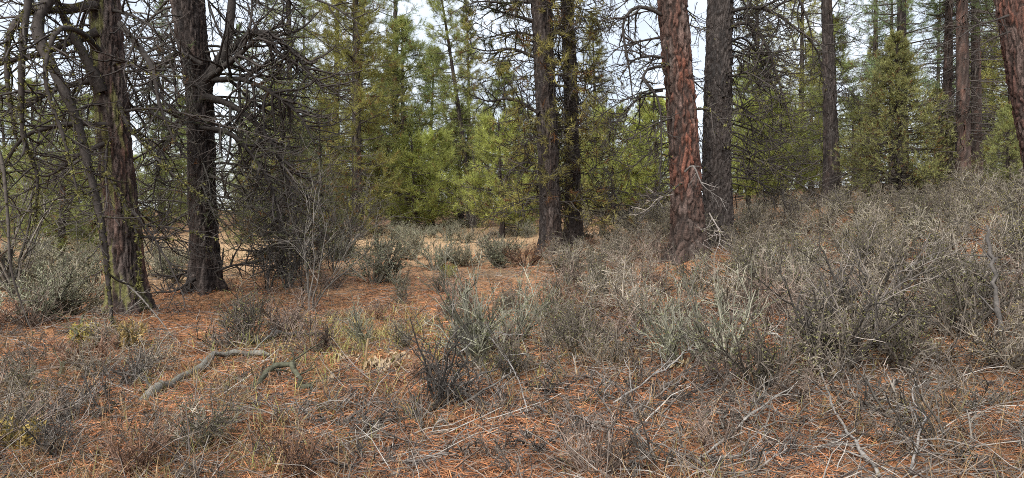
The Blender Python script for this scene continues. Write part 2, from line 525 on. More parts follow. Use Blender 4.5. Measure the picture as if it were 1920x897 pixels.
def hero_tree(name, label, line, depth, seed, bark, top=13.0, explicit=(), rand=None, crown_n=40, crown_c=(0.055, 0.075, 0.022), ns=96, dz=0.026, lean_to=None, group=None):
    """line: (x, y, width) in photo pixels from the base upward at one depth"""
    rng = np.random.default_rng(seed)
    pts = [at(x, y, depth) for x, y, w in line]
    rad = [w / F * depth / 2 for x, y, w in line]
    base = np.array([pts[0][0], depth, float(ground_z(pts[0][0], depth))])
    pts[0] = base
    dirv = pts[-1] - pts[-2]
    dirv = dirv / dirv[2]
    if top > pts[-1][2] + 1:
        z0, r0, p0 = pts[-1][2], rad[-1], pts[-1]
        for f in (0.35, 0.7, 1.0):
            pts.append(p0 + np.array([dirv[0] * 0.4, dirv[1] * 0.4, 1.0]) * (top - z0) * f)
            rad.append(r0 * (1 - 0.88 * f))
    root = empty(name, base)
    tag(root, label, "tree", group)
    loc = [p - base for p in pts]
    tm, (TP, TR) = trunk_mesh(name + "_trunk", loc, rad, ns, dz, seed, **bark)
    link("trunk", tm, M_BARK, root)
    tz = TP[:, 2]
    def axis_at(h):
        return np.array([np.interp(h, tz, TP[:, 0]), np.interp(h, tz, TP[:, 1]), h]), float(np.interp(h, tz, TR))
    def add(main, r0, lich=0, bname="branch", **kw):
        S, NS, (mP, mR, P1, R1) = branch_soup(rng, main, r0, **kw)
        b = link(bname, S.mesh(name + "_" + bname), M_WOOD, root)
        if NS is not None:
            link("needles", NS.mesh(name + "_needles"), M_NEEDLE, b)["kind"] = "stuff"
        if lich:
            Kc = mP.shape[1]
            link("lichen", lichen_soup(rng, mP, mR, lich).mesh(name + "_lichen"), M_LICHEN, b)["kind"] = "stuff"
            if len(P1):
                link("lichen", lichen_soup(rng, P1, R1, int(lich * 0.7), 0.024).mesh(name + "_lichen"), M_LICHEN, b)["kind"] = "stuff"
    for e in explicit:
        poly = resample([at(x, y, depth + dy) - base for x, y, dy in e["p"]], e.get("K", 16))
        kw = {k: v for k, v in e.items() if k not in ("p", "r", "K", "lich")}
        add(poly, e["r"], e.get("lich", 0), **kw)
    if rand:
        for i in range(rand["n"]):
            h = rand["h0"] + (rand["h1"] - rand["h0"]) * ((i + rng.random()) / rand["n"])
            az = rng.uniform(*rand["az"]) if "az" in rand else rng.uniform(0, 2 * np.pi)
            c, r = axis_at(h)
            L = rng.uniform(*rand["L"])
            p0 = c + np.array([math.cos(az), math.sin(az), 0]) * r * 0.8
            mn = arc_branch(rng, p0, az, L, rng.uniform(*rand.get("pitch", (-0.15, 0.3))), rand.get("droop", -0.12), 12, rand.get("wig", 0.07), rand.get("up", 0.03))
            add(mn, rng.uniform(*rand.get("r", (0.014, 0.03))), rand.get("lich", 0) if rng.random() < rand.get("lichp", 1) else 0, **rand.get("kw", {}))
    # living crown above
    CS, CW = Soup(), Soup()
    h0 = max(rand["h1"] if rand else 6.0, 6.0)
    n = crown_n
    hh = np.linspace(h0, top - 0.4, n)
    az = rng.uniform(0, 2 * np.pi, n)
    Lb = (2.4 * (1 - (hh - h0) / (top - h0)) + 0.5) * rng.uniform(0.6, 1.2, n)
    st = np.array([axis_at(h)[0] for h in hh])
    d = np.stack([np.cos(az), np.sin(az), np.full(n, 0.1)], -1)
    P = grow(rng, st, d, Lb, 7, 0.08, (0, 0, -0.03), (0, 0, 0.08))
    Rb = taper(np.full(n, 0.03), 0.008, 7)
    tubes(CW, P, Rb, 4, (0.05, 0.04, 0.035))
    s2, d2, r2, _ = sprout(rng, P, Rb, 9, 0.25, 1, 0.4, 1.0)
    P2 = grow(rng, s2, d2, rng.uniform(0.3, 0.8, len(s2)), 4, 0.12, (0, 0, 0.04))
    tubes(CW, P2, taper(np.full(len(s2), 0.008), 0.004, 4), 3, (0.05, 0.042, 0.035))
    tufts(CS, rng, P2[:, -1], norm(P2[:, -1] - P2[:, -2]), 16, 0.2, 0.012, 0.8, np.array(crown_c) * rng.uniform(.6, 1.4, (len(P2), 1)))
    link("crown", CS.mesh(name + "_crown"), M_NEEDLE, root)
    link("limbs", CW.mesh(name + "_limbs"), M_WOOD, root)
    return root

BARK_DARK = dict(c_a=(0.05, 0.035, 0.029), c_b=(0.026, 0.022, 0.021), amp=0.034, plate=(0.062, 0.36))
BARK_RED = dict(c_a=(0.135, 0.052, 0.033), c_b=(0.05, 0.034, 0.028), c_low=True, amp=0.042, plate=(0.12, 0.32))
BARK_BROWN = dict(c_a=(0.10, 0.056, 0.042), c_b=(0.045, 0.034, 0.03), amp=0.034, plate=(0.065, 0.34))
PI = math.pi

# --- the big pine at left with lichen hung limbs
hero_tree("pine_tree", "big dark pine with lichen hung dead limbs, nearest trunk at the left edge",
    [(243, 608, 66), (234, 500, 60), (226, 380, 56), (212, 240, 53), (203, 120, 52), (195, 0, 51)], 10.2, 11,
    dict(BARK_BROWN, lichen=1.0),
    explicit=[
        dict(p=[(190, 172, -.2), (160, 108, -.35), (128, 50, -.5), (100, -10, -.6), (60, -80, -.7)], r=0.084, n1=12, l1=.8, lich=170),
        dict(p=[(185, -60, -.3), (110, -20, -.7), (70, 50, -.9), (105, 140, -1.0), (140, 215, -1.0), (163, 300, -1.0), (190, 420, -1.0), (204, 540, -.9), (212, 640, -.9)], r=0.089, K=26, n1=16, l1=.6, n2=3, lich=420),
        dict(p=[(180, 150, -.2), (140, 158, -.3), (95, 172, -.4), (50, 200, -.5), (8, 215, -.5)], r=0.054, n1=14, l1=.9, lich=80),
        dict(p=[(185, 60, -.2), (125, 82, -.3), (70, 103, -.4), (0, 120, -.5), (-70, 160, -.6)], r=0.061, n1=14, l1=.9, lich=140),
        dict(p=[(180, 10, -.2), (120, 20, -.5), (60, 20, -.8), (20, 60, -1.), (14, 150, -1.), (30, 260, -1.)], r=0.068, K=20, n1=18, l1=.8, lich=300),
        dict(p=[(226, 46, -.3), (262, 90, -.6), (288, 135, -.8), (300, 200, -.9), (330, 270, -.9)], r=0.054, n1=14, l1=.8, lich=15),
        dict(p=[(222, 190, -.4), (240, 235, -.5), (296, 300, -.6), (345, 345, -.6), (392, 378, -.6)], r=0.030, n1=9, l1=.45, lich=130),
        dict(p=[(200, 235, -.3), (150, 232, -.5), (90, 240, -.7), (40, 262, -.8), (0, 330, -.8), (-20, 420, -.8)], r=0.047, n1=14, l1=.8, lich=90),
        dict(p=[(196, 270, -.3), (150, 290, -.5), (90, 330, -.6), (40, 320, -.7), (0, 330, -.8)], r=0.038, n1=12, l1=.7, lich=20),
        dict(p=[(60, -40, -1.4), (45, 60, -1.5), (40, 160, -1.5), (45, 260, -1.4), (70, 330, -1.3), (65, 420, -1.3)], r=0.054, K=20, n1=18, l1=.7, lich=240),
        dict(p=[(-40, 250, -1.6), (0, 290, -1.6), (14, 400, -1.6), (20, 500, -1.6), (40, 570, -1.5), (62, 628, -1.5)], r=0.027, n1=8, l1=.5, col=(.06, .052, .045), lich=12),
        dict(p=[(228, 525, -.4), (262, 556, -.9), (298, 598, -1.4), (330, 640, -1.7), (352, 658, -1.8)], r=0.014, n1=9, l1=.45, col=(.10, .09, .08)),
        dict(p=[(205, 330, -.3), (250, 420, -.6), (262, 480, -.6), (258, 560, -.6)], r=0.022, n1=8, l1=.4, lich=130),
        dict(p=[(185, 95, -.4), (150, 60, -1), (105, 60, -1.5), (85, 150, -1.7), (120, 260, -1.7), (150, 380, -1.7)], r=0.046, K=20, n1=14, l1=.6, lich=140),
    ],
    rand=dict(n=28, h0=0.9, h1=5.4, L=(1.0, 2.6), r=(0.014, 0.032), droop=-0.16, lich=16, lichp=.6, kw=dict(n1=12, l1=.75, n2=4, thick=1.35)), top=14)

# --- the second pine, wrapped in drooping dead twigs
hero_tree("pine_tree", "dark forked pine wrapped in drooping dead twigs behind the nearest left trunk",
    [(386, 560, 54), (384, 480, 49), (378, 380, 47), (376, 260, 46), (374, 170, 46), (360, 80, 52), (350, 0, 56)], 12.9, 12, BARK_DARK,
    explicit=[
        dict(p=[(370, 178, -.1), (398, 140, -.1), (424, 95, -.1), (432, 40, -.1), (436, -20, -.1), (440, -110, -.1)], r=0.130, n1=10, l1=.8, thick=1.7, sides=12),
        dict(p=[(385, 182, -.2), (430, 196, -.3), (480, 232, -.3), (520, 290, -.3), (545, 360, -.3), (560, 440, -.3)], r=0.072, n1=26, l1=1.1, thick=1.7, n2=5, K=20),
        dict(p=[(430, 95, -.2), (480, 60, -.3), (530, 80, -.3), (575, 130, -.3), (610, 175, -.3)], r=0.065, n1=26, l1=1.2, thick=1.7, n2=5),
        dict(p=[(385, 150, -.2), (440, 110, -.4), (500, 60, -.5), (545, 45, -.5)], r=0.065, n1=24, l1=1.2, thick=1.7, n2=5),
        dict(p=[(400, 150, -.2), (455, 150, -.4), (510, 175, -.5), (560, 215, -.5), (590, 270, -.5)], r=0.058, n1=26, l1=1.1, thick=1.7, n2=5),
        dict(p=[(376, 120, -.3), (330, 100, -.5), (290, 140, -.6), (270, 220, -.6)], r=0.051, n1=22, l1=1.0, thick=1.7, n2=5),
        dict(p=[(378, 240, -.3), (430, 250, -.6), (480, 300, -.8), (515, 370, -.8), (530, 470, -.8)], r=0.051, n1=22, l1=.9, thick=1.7, n2=5),
        dict(p=[(372, 215, -.3), (330, 230, -.6), (300, 290, -.7), (285, 380, -.7)], r=0.043, n1=22, l1=.8, thick=1.7, n2=5),
        dict(p=[(395, 515, -.1), (430, 500, -.1), (480, 495, .1), (540, 520, .2)], r=0.029, n1=12, l1=.5, thick=1.7),
        dict(p=[(370, 520, -.2), (330, 545, -.4), (300, 548, -.5), (270, 552, -.6)], r=0.035, n1=10, l1=.35, thick=1.7),
        dict(p=[(370, 505, .2), (330, 518, .3), (290, 515, .3), (262, 520, .3)], r=0.029, n1=10, l1=.35, thick=1.7),
        dict(p=[(440, -60, -.3), (500, -30, -.5), (560, -10, -.6), (620, 10, -.7), (680, 50, -.7)], r=0.043, n1=14, l1=.9, thick=1.7),
    ],
    rand=dict(n=48, h0=1.3, h1=5.8, L=(1.4, 3.0), r=(0.014, 0.028), droop=-0.17, pitch=(-.1, .4), kw=dict(n1=13, l1=.9, n2=5, thick=1.4, col=(.055, .05, .042), tuft=0.1, tuft_c=(.10, .115, .05), tuft_n=14, tuft_l=.13, tuft_w=.008)), top=14)

# --- the pair in the middle
TUFT_MID = dict(tuft=0.28, tuft_c=(.25, .225, .07), tuft_n=17, tuft_l=.19, tuft_w=.011)
hero_tree("pine_tree", "straight dark pine at centre, front stem of the close pair",
    [(1032, 474, 42), (1031, 380, 36), (1026, 250, 37), (1020, 120, 37), (1015, 0, 37)], 19.0, 13, BARK_DARK,
    explicit=[
        dict(p=[(1010, 212, -.2), (960, 186, -.2), (915, 190, -.3), (880, 176, -.4)], r=0.058, n1=16, l1=.8, n2=4, droop=.03, curl=.05, thick=1.4, tuft=.25, tuft_c=(.035, .04, .018), tuft_n=16, tuft_l=.2, tuft_w=.01),
        dict(p=[(1004, 108, 0), (960, 92, -.1), (915, 96, -.2), (880, 88, -.3)], r=0.051, n1=16, l1=.8, n2=4, droop=.03, curl=.05, thick=1.4, tuft=.42, tuft_c=(.05, .06, .024), tuft_n=22, tuft_l=.21, tuft_w=.011),
        dict(p=[(1002, 40, 0), (950, 26, -.1), (905, 12, -.1), (868, 14, -.2)], r=0.051, n1=16, l1=.8, n2=4, droop=.03, curl=.05, thick=1.4, tuft=.42, tuft_c=(.05, .06, .024), tuft_n=22, tuft_l=.21, tuft_w=.011),
        dict(p=[(1000, 4, 0), (945, 6, -.4), (900, 3, -.7), (860, 16, -.8)], r=0.043, n1=16, l1=.8, n2=4, droop=.03, curl=.05, thick=1.4, tuft=.42, tuft_c=(.05, .06, .024), tuft_n=22, tuft_l=.21, tuft_w=.011),
        dict(p=[(1012, 70, 0), (960, 60, .3), (910, 72, .5), (880, 60, .6)], r=0.038, n1=14, l1=.7, thick=1.7, n2=4, droop=.03, curl=.05, tuft=.25, tuft_c=(.035, .042, .018), tuft_n=16, tuft_l=.2, tuft_w=.01),
        dict(p=[(1018, 310, -.2), (985, 305, -.5), (955, 322, -.6), (940, 345, -.6)], r=0.029, n1=10, l1=.5, thick=1.7),
    ],
    rand=dict(n=60, h0=1.0, h1=7.2, L=(0.7, 2.3), r=(0.012, 0.024), droop=-.03, up=.03, pitch=(-.15, .2), kw=dict(n1=12, l1=.65, n2=4, droop=-.05, curl=.08, thick=2.0, **TUFT_MID)), top=16, ns=72, dz=.035)
hero_tree("pine_tree", "slimmer dark pine just behind the centre pair's front stem",
    [(1076, 462, 35), (1074, 380, 30), (1072, 250, 26), (1068, 120, 24), (1063, 0, 23)], 20.4, 14, BARK_DARK,
    rand=dict(n=80, h0=0.8, h1=7.8, L=(0.8, 2.7), r=(0.012, 0.022), droop=-.06, up=.03, pitch=(-.2, .2), kw=dict(n1=12, l1=.75, n2=4, thick=2.0, droop=-.04, curl=.08, **dict(TUFT_MID, tuft=.13))), top=16, ns=64, dz=.04)

# --- the red pine and its dark neighbour
hero_tree("pine_tree", "thick pine with flaking orange red bark right of centre",
    [(1292, 500, 64), (1290, 420, 58), (1283, 300, 52), (1276, 180, 50), (1266, 80, 51), (1260, 0, 51)], 14.0, 15, BARK_RED,
    explicit=[
        dict(p=[(1240, 28, -.1), (1215, 16, -.2), (1188, 16, -.3), (1168, 50, -.3), (1180, 130, -.3), (1188, 200, -.3)], r=0.042, n1=14, l1=.5, thick=1.4, lich=12),
        dict(p=[(1243, 108, -.1), (1215, 106, -.2), (1185, 116, -.3), (1160, 150, -.3)], r=0.034, n1=12, l1=.6, thick=1.4, lich=8),
        dict(p=[(1245, 124, -.2), (1215, 130, -.4), (1205, 150, -.5), (1235, 190, -.5), (1240, 290, -.5), (1232, 400, -.5)], r=0.030, n1=14, l1=.5, thick=1.4, lich=10),
        dict(p=[(1243, 170, 0), (1210, 178, .1), (1170, 210, .1), (1130, 270, .1)], r=0.028, n1=16, l1=.7, thick=1.4),
        dict(p=[(1285, 322, -.33), (1300, 312, -.5), (1316, 345, -.6), (1335, 362, -.6), (1362, 378, -.6)], r=0.023, n1=8, l1=.4, thick=1.4, col=(.11, .10, .092)),
        dict(p=[(1262, 365, -.3), (1235, 372, -.5), (1215, 392, -.6), (1190, 405, -.6)], r=0.016, n1=8, l1=.35, thick=1.4, col=(.17, .15, .13)),
        dict(p=[(1305, 205, -.3), (1330, 206, -.7), (1350, 225, -.8), (1375, 260, -.9)], r=0.026, n1=10, l1=.5, thick=1.4, lich=25),
        dict(p=[(1240, 70, .1), (1200, 78, .2), (1160, 90, .3), (1130, 120, .3)], r=0.028, n1=14, l1=.6, thick=1.4),
        dict(p=[(1330, 400, -.3), (1350, 440, -.8), (1340, 480, -1.2)], r=0.016, n1=10, l1=.5, thick=1.4, col=(.17, .15, .135)),
    ],
    rand=dict(n=26, h0=1.2, h1=5.8, L=(0.6, 1.9), r=(0.012, 0.022), droop=-.12, kw=dict(n1=11, l1=.6, n2=4, thick=1.4), lich=10), top=15, ns=110, dz=.026)
hero_tree("pine_tree", "dark grey pine trunk close behind the orange red one, limbs drooping right",
    [(1345, 486, 58), (1345, 400, 54), (1343, 280, 50), (1346, 140, 48), (1350, 0, 45)], 15.4, 16,
    dict(c_a=(.062, .051, .046), c_b=(.032, .029, .028), amp=.03, plate=(.055, .2)),
    explicit=[
        dict(p=[(1370, 22, -.1), (1410, 14, -.3), (1450, 24, -.4), (1490, 52, -.5), (1530, 92, -.5), (1548, 170, -.5)], r=0.041, n1=20, l1=.9, thick=1.4, n2=4, lich=25),
        dict(p=[(1368, 52, -.1), (1395, 42, -.3), (1420, 58, -.4), (1442, 100, -.5), (1468, 180, -.5), (1492, 270, -.5)], r=0.041, n1=20, l1=.8, thick=1.4, n2=4, lich=80),
        dict(p=[(1368, 80, 0), (1395, 72, .2), (1425, 110, .3), (1445, 180, .3), (1450, 260, .3)], r=0.030, n1=16, l1=.7, thick=1.4, lich=20),
        dict(p=[(1368, 145, -.1), (1400, 135, -.3), (1420, 130, -.3), (1450, 160, -.3), (1475, 215, -.3)], r=0.026, n1=14, l1=.6, thick=1.4, lich=20),
        dict(p=[(1366, 210, -.1), (1395, 205, -.3), (1430, 250, -.5), (1450, 320, -.6)], r=0.023, n1=14, l1=.6, thick=1.4, lich=30),
        dict(p=[(1355, 270, -.2), (1385, 290, -.6), (1430, 305, -.9), (1465, 330, -1.), (1480, 360, -1.)], r=0.021, n1=12, l1=.5, thick=1.4, lich=90),
        dict(p=[(1374, -20, 0), (1430, -30, -.2), (1490, -10, -.4), (1520, 60, -.5), (1525, 130, -.5)], r=0.037, n1=18, l1=.9, thick=1.4, n2=4),
    ],
    rand=dict(n=40, h0=1.2, h1=6.4, L=(0.9, 2.6), az=(-1.5, 1.3), r=(0.013, 0.024), droop=-.16, kw=dict(n1=13, l1=.75, n2=4, thick=1.5), lich=14, lichp=.6), top=15, ns=96, dz=.028)

# --- right hand trunks
hero_tree("pine_tree", "leaning red barked pine cut off by the right edge of view",
    [(1985, 470, 66), (1955, 330, 52), (1932, 220, 50), (1912, 120, 48), (1893, 0, 46)], 14.5, 17,
    dict(BARK_RED, c_low=None, c_a=(.125, .05, .033), c_b=(.06, .034, .028), plate=(.09, .36)),
    explicit=[dict(p=[(1890, 30, -.2), (1860, 40, -.5), (1830, 48, -.7), (1800, 70, -.8)], r=.03, n1=14, l1=.6),
              dict(p=[(1893, 60, -.2), (1850, 78, -.4), (1815, 110, -.5)], r=.022, n1=12, l1=.5)],
    rand=dict(n=6, h0=3, h1=5.6, L=(.6, 1.6), r=(.011, .02), droop=-.05, kw=dict(n1=10, l1=.5)), top=14, ns=96, dz=.03)
hero_tree("pine_tree", "slender dark pine standing alone above the right hand scrub",
    [(1561, 368, 34), (1559, 300, 27), (1556, 180, 22), (1552, 60, 19), (1550, 0, 18)], 24.0, 18, BARK_DARK,
    rand=dict(n=56, h0=1.0, h1=9.0, L=(0.8, 2.4), r=(0.011, 0.02), droop=-.10, up=.05, pitch=(-.1, .35), kw=dict(n1=10, l1=.7, n2=4, thick=1.7)), top=16, ns=48, dz=.06)

# ------------------------------------------------------------------ prototypes for the stand behind
def pine_proto(tag_, seed, H, r0, crown0, nb, Lmax, green, n_tw=8, tuft_n=13, tl=0.22, tw=0.016, dead=14, shape=0.75, rise=0.15, gap=0.12, third=2, bark=BARK_DARK, lean=0.02, brown=0.10, yl=0.0):
    rng = np.random.default_rng(seed)
    pts = np.array([[lean * H * f * f + 0.04 * math.sin(5 * f + seed), 0.03 * H * math.sin(3 * f + seed) * f * .3, H * f] for f in np.linspace(0, 1, 9)])
    rad = r0 * (1 - 0.93 * np.linspace(0, 1, 9) ** 0.9)
    tm, (TP, TR) = trunk_mesh(tag_ + "_trunk", pts, rad, 20, max(0.12, H / 90), seed, zmax_fine=99, **bark)
    ax = lambda h: np.stack([np.interp(h, TP[:, 2], TP[:, 0]), np.interp(h, TP[:, 2], TP[:, 1]), h], -1)
    W, Nd = Soup(), Soup()
    if dead:
        hd = rng.uniform(0.06 * H, crown0 * H + 0.12 * H, dead)
        az = rng.uniform(0, 2 * np.pi, dead)
        P = grow(rng, ax(hd), np.stack([np.cos(az), np.sin(az), rng.uniform(-.2, .2, dead)], -1), rng.uniform(.25, .8, dead) * Lmax, 7, .12, (0, 0, -.07), (0, 0, .03))
        R = taper(np.full(dead, .022), .007, 7)
        tubes(W, P, R, 4, (.05, .042, .037))
        s, d, r, _ = sprout(rng, P, R, 7, .15, 1, .5, 1.2)
        P2 = grow(rng, s, d, rng.uniform(.15, .6, len(s)), 4, .2, (0, 0, -.08))
        tubes(W, P2, taper(np.full(len(s), .009), .005, 4), 3, (.055, .047, .04))
    h = crown0 * H + (H * 0.985 - crown0 * H) * ((np.arange(nb) + rng.random(nb)) / nb)
    f = (h - crown0 * H) / (H - crown0 * H)
    prof = np.minimum(1.0, (1 - f) ** shape * 1.0 + 0.06) * np.minimum(1, 0.55 + f * 2.2)
    az = np.arange(nb) * 2.39996 + rng.normal(0, .4, nb)
    Lb = Lmax * prof * rng.uniform(0.6, 1.18, nb)
    keep = rng.random(nb) > gap
    h, f, az, Lb = h[keep], f[keep], az[keep], Lb[keep]
    n = len(h)
    pitch = rise * (-0.6 + 2.6 * f) + rng.normal(0, .12, n)
    P = grow(rng, ax(h), np.stack([np.cos(az), np.sin(az), np.tan(np.clip(pitch, -1, 1.2))], -1), Lb, 7, .07, (0, 0, -.04), (0, 0, .12))
    R = taper(np.clip(0.012 + Lb * .010, .012, .04), .006, 7)
    tubes(W, P, R, 4, (.055, .046, .04))
    st, d, r, tt = sprout(rng, P, R, n_tw, .22, .98, .4, 1.05)
    L2 = np.repeat(Lb, n_tw) * .36 * rng.uniform(.4, 1.2, len(st)) * (1.25 - .6 * tt) + 0.08
    P2 = grow(rng, st, d, L2, 4, .12, (0, 0, .02), (0, 0, .12))
    R2 = taper(np.clip(r * .5, .006, .012), .005, 4)
    tubes(W, P2, R2, 3, (.06, .05, .042))
    ctr, dr = [P[:, -1], P2[:, -1]], [norm(P[:, -1] - P[:, -2]), norm(P2[:, -1] - P2[:, -2])]
    bid = [np.arange(n), np.repeat(np.arange(n), n_tw)]
    if third:
        s3, d3, _, _ = sprout(rng, P2, R2, third, .3, 1., .4, 1.1)
        L3 = np.repeat(L2, third) * .5 * rng.uniform(.5, 1.2, len(s3))
        e3 = s3 + norm(d3 + np.array([0, 0, .25])) * L3[:, None]
        ctr.append(e3); dr.append(norm(d3 + np.array([0, 0, .3]))); bid.append(np.repeat(bid[1], third))
    c, dd, bi = np.concatenate(ctr), np.concatenate(dr), np.concatenate(bid)
    g = np.array(green)
    hue = rng.normal(0, 1, n)[bi] * .5 + rng.normal(0, .6, len(c))
    cc = g * (1 + np.clip(.22 * hue, -.5, .7))[:, None]
    cc = cc + np.array([.026, .016, 0]) * np.clip(yl + .5 * rng.normal(size=len(c)), 0, 1.5)[:, None]
    br = rng.random(len(c)) < brown * (1.3 - f[bi])
    cc[br] = np.array([.17, .085, .03]) * rng.uniform(.6, 1.2, (br.sum(), 1))
    tufts(Nd, rng, c, norm(dd + np.array([0, 0, .15])), tuft_n, tl, tw, .85, cc, .28, .35 * tl / .22)
    return [("trunk", tm, M_BARK), ("branches", W.mesh(tag_ + "_branches"), M_WOOD), ("crown", Nd.mesh(tag_ + "_crown"), M_NEEDLE)]

G1, G2, G3, G4 = (.25, .25, .075), (.175, .23, .10), (.22, .25, .085), (.28, .31, .085)
PA = pine_proto("tall_pine_a", 101, 17, .24, .05, 230, 2.5, G1, yl=.6, dead=26, third=2, n_tw=8, tuft_n=14, tw=.013, tl=.24, gap=.2)
PB = pine_proto("tall_pine_b", 102, 20, .26, .17, 150, 2.8, G2, dead=30, gap=.28, third=2, n_tw=8, tuft_n=14, tw=.013, tl=.25)
PC = pine_proto("slender_pine", 103, 15, .17, .20, 130, 1.6, G3, dead=26, gap=.15, third=2, shape=.5, yl=.3, tuft_n=13, tw=.013)
PD = pine_proto("young_pine", 104, 7.5, .13, .06, 120, 2.1, G3, dead=6, third=2, n_tw=9, tuft_n=13, tl=.21, tw=.012, yl=.3)
PE = pine_proto("bushy_pine", 105, 4.2, .10, .14, 80, 1.8, G4, dead=6, third=3, n_tw=8, tl=.17, tw=.012, brown=.04, yl=.3, shape=.5)
PF = pine_proto("fir", 106, 5.0, .09, .03, 170, 1.85, (.26, .265, .10), dead=40, third=3, n_tw=10, tuft_n=11, tl=.085, tw=.010, rise=.02, shape=.95, brown=.1, gap=.05)
PG = pine_proto("dead_limbed_pine", 107, 19, .23, .34, 110, 2.4, G2, dead=120, gap=.15, third=2, bark=dict(c_a=(.11, .06, .045), c_b=(.05, .036, .03)), tw=.013, tuft_n=13)
PH = pine_proto("juniper", 108, 5.2, .12, .05, 120, 1.6, (.25, .27, .10), dead=14, third=3, n_tw=9, tuft_n=11, tl=.12, tw=.011, shape=.6, rise=.35, brown=.05)
PS = pine_proto("thin_fir", 109, 3.6, .06, .08, 70, 1.5, (.11, .125, .055), dead=34, third=2, n_tw=8, tuft_n=10, tl=.09, tw=.010, rise=-.05, shape=.7, brown=.25, gap=.3)

rngP = np.random.default_rng(5)
def put(proto, name, x, depth, scale, label, group=None, rot=None, lean=(0, 0), cat="tree"):
    p = foot(x, depth)
    p[2] -= 0.03
    rz = rngP.uniform(0, 2 * PI) if rot is None else rot
    s = (scale, scale, scale * rngP.uniform(.95, 1.05)) if np.isscalar(scale) else scale
    o = place(proto, name, p, (0, 0, 0), s, label, cat, group)
    m = Matrix.Rotation(lean[0], 4, 'Y') @ Matrix.Rotation(lean[1], 4, 'X') @ Matrix.Rotation(rz, 4, 'Z')
    o.rotation_euler = m.to_euler()
    return o

# named ones
put(PC, "pine_tree", 545, 29, 1.0, "tall slender grey green pine just right of the twig wrapped trunk")
put(PA, "pine_tree", 672, 30, 1.0, "yellow green pine with brown trunk at the left end of the clearing")
put(PA, "pine_tree", 628, 35, .95, "yellow green pine left of the brown trunked one at the clearing")
put(PB, "pine_tree", 744, 42, 1.05, "tall blue green pine standing behind the yellow green one")
put(PD, "young_pine", 806, 46, 1.45, "conical dark green pine right of the tall blue green one")
put(PC, "pine_tree", 888, 38, 1.02, "slim pine with reddish trunk leaning left beside the open sky", lean=(-.12, 0))
put(PE, "young_pine", 776, 33, 1.0, "low bushy yellow green pine at the back of the clearing, left of two")
put(PE, "young_pine", 812, 35, 1.1, "low bushy green pine at the back of the clearing, right of two")
put(PE, "young_pine", 940, 29, 1.15, "bright lime green bushy pine left of the centre pair")
put(PD, "young_pine", 975, 33, .85, "green young pine partly hidden behind the centre pair")
put(PD, "young_pine", 1130, 38, .8, "young pine behind the black charred root wad")
put(PH, "juniper", 1195, 34, .85, "rounded green juniper left of the orange red trunk")
put(PE, "young_pine", 1150, 31, 1.1, "bright green bushy pine right behind the centre pair's right side")
put(PE, "young_pine", 1228, 30, 1.15, "bright green bushy pine touching the orange red trunk's left edge")
put(PE, "young_pine", 1405, 30, 1.1, "bright green bushy pine peeking out right of the dark grey trunk")
put(PD, "young_pine", 1235, 48, 1.0, "young pine showing beside the orange red trunk")
put(PE, "young_pine", 1468, 26, .95, "yellow green bushy pine right of the dark grey trunk")
put(PD, "young_pine", 1425, 36, 1.0, "young pine behind the drooping limbs of the dark grey trunk")
put(PA, "pine_tree", 1500, 44, .95, "tall pine filling the gap left of the slender lone trunk")
put(PB, "pine_tree", 1692, 31, 1.0, "brown trunked pine rising behind the olive fir")
put(PF, "fir_tree", 1685, 22, 1.0, "broad olive green fir with bare twigs above the scrub")
put(PF, "fir_tree", 1760, 24.5, .72, "smaller olive fir tucked against the larger one")
put(PG, "pine_tree", 1773, 25, .82, "dark trunk nearest the olive fir among the three right hand trunks")
put(PG, "pine_tree", 1806, 23, 1.0, "middle brown trunk of the three right hand pines", rot=1.0)
put(PG, "pine_tree", 1832, 26, .9, "rear brown trunk of the three right hand pines", rot=3.0)
put(PH, "juniper", 1890, 20, .45, "pale green juniper below the leaning red trunk")
put(PH, "juniper", 1600, 33, .8, "green juniper between the lone slender trunk and the fir")
put(PD, "pine_tree", 116, 20, (.8, .8, .62), "dark trunked young pine beyond the sage at far left", rot=2.0)
put(PD, "pine_tree", 172, 25, (.9, .9, .7), "young pine close behind the nearest pine's left side", rot=4.5)
put(PD, "young_pine", 60, 24, .72, "young green pine behind the lichen hung limbs, beside the far left trunk")
put(PH, "juniper", 140, 30, .9, "dull green juniper showing under the lichen hung limbs")
put(PD, "young_pine", 10, 31, .9, "young pine cut by the left edge of view")
put(PD, "young_pine", 300, 34, .8, "young pine seen between the two nearest left trunks")
put(PH, "juniper", 470, 27, .75, "dark green juniper behind the drooping twigs of the forked pine")
put(PD, "young_pine", 520, 36, .9, "young pine behind the tall bare grey shrub")
put(PD, "young_pine", 605, 40, .95, "green young pine left of the yellow green pine")
put(PG, "pine_tree", 1640, 40, .9, "distant trunk seen above the olive fir's left shoulder")
put(PA, "pine_tree", 1895, 36, 1.0, "green pine behind the leaning red trunk")
put(PS, "fir_tree", 528, 15.6, 1.05, "thin dull fir left of the tall pale bare shrub")
put(PS, "fir_tree", 600, 20, 1.1, "thin dull fir behind the tall pale bare shrub")
put(PA, "pine_tree", 1420, 50, 1.05, "tall pine showing above the limbs right of the dark grey trunk")

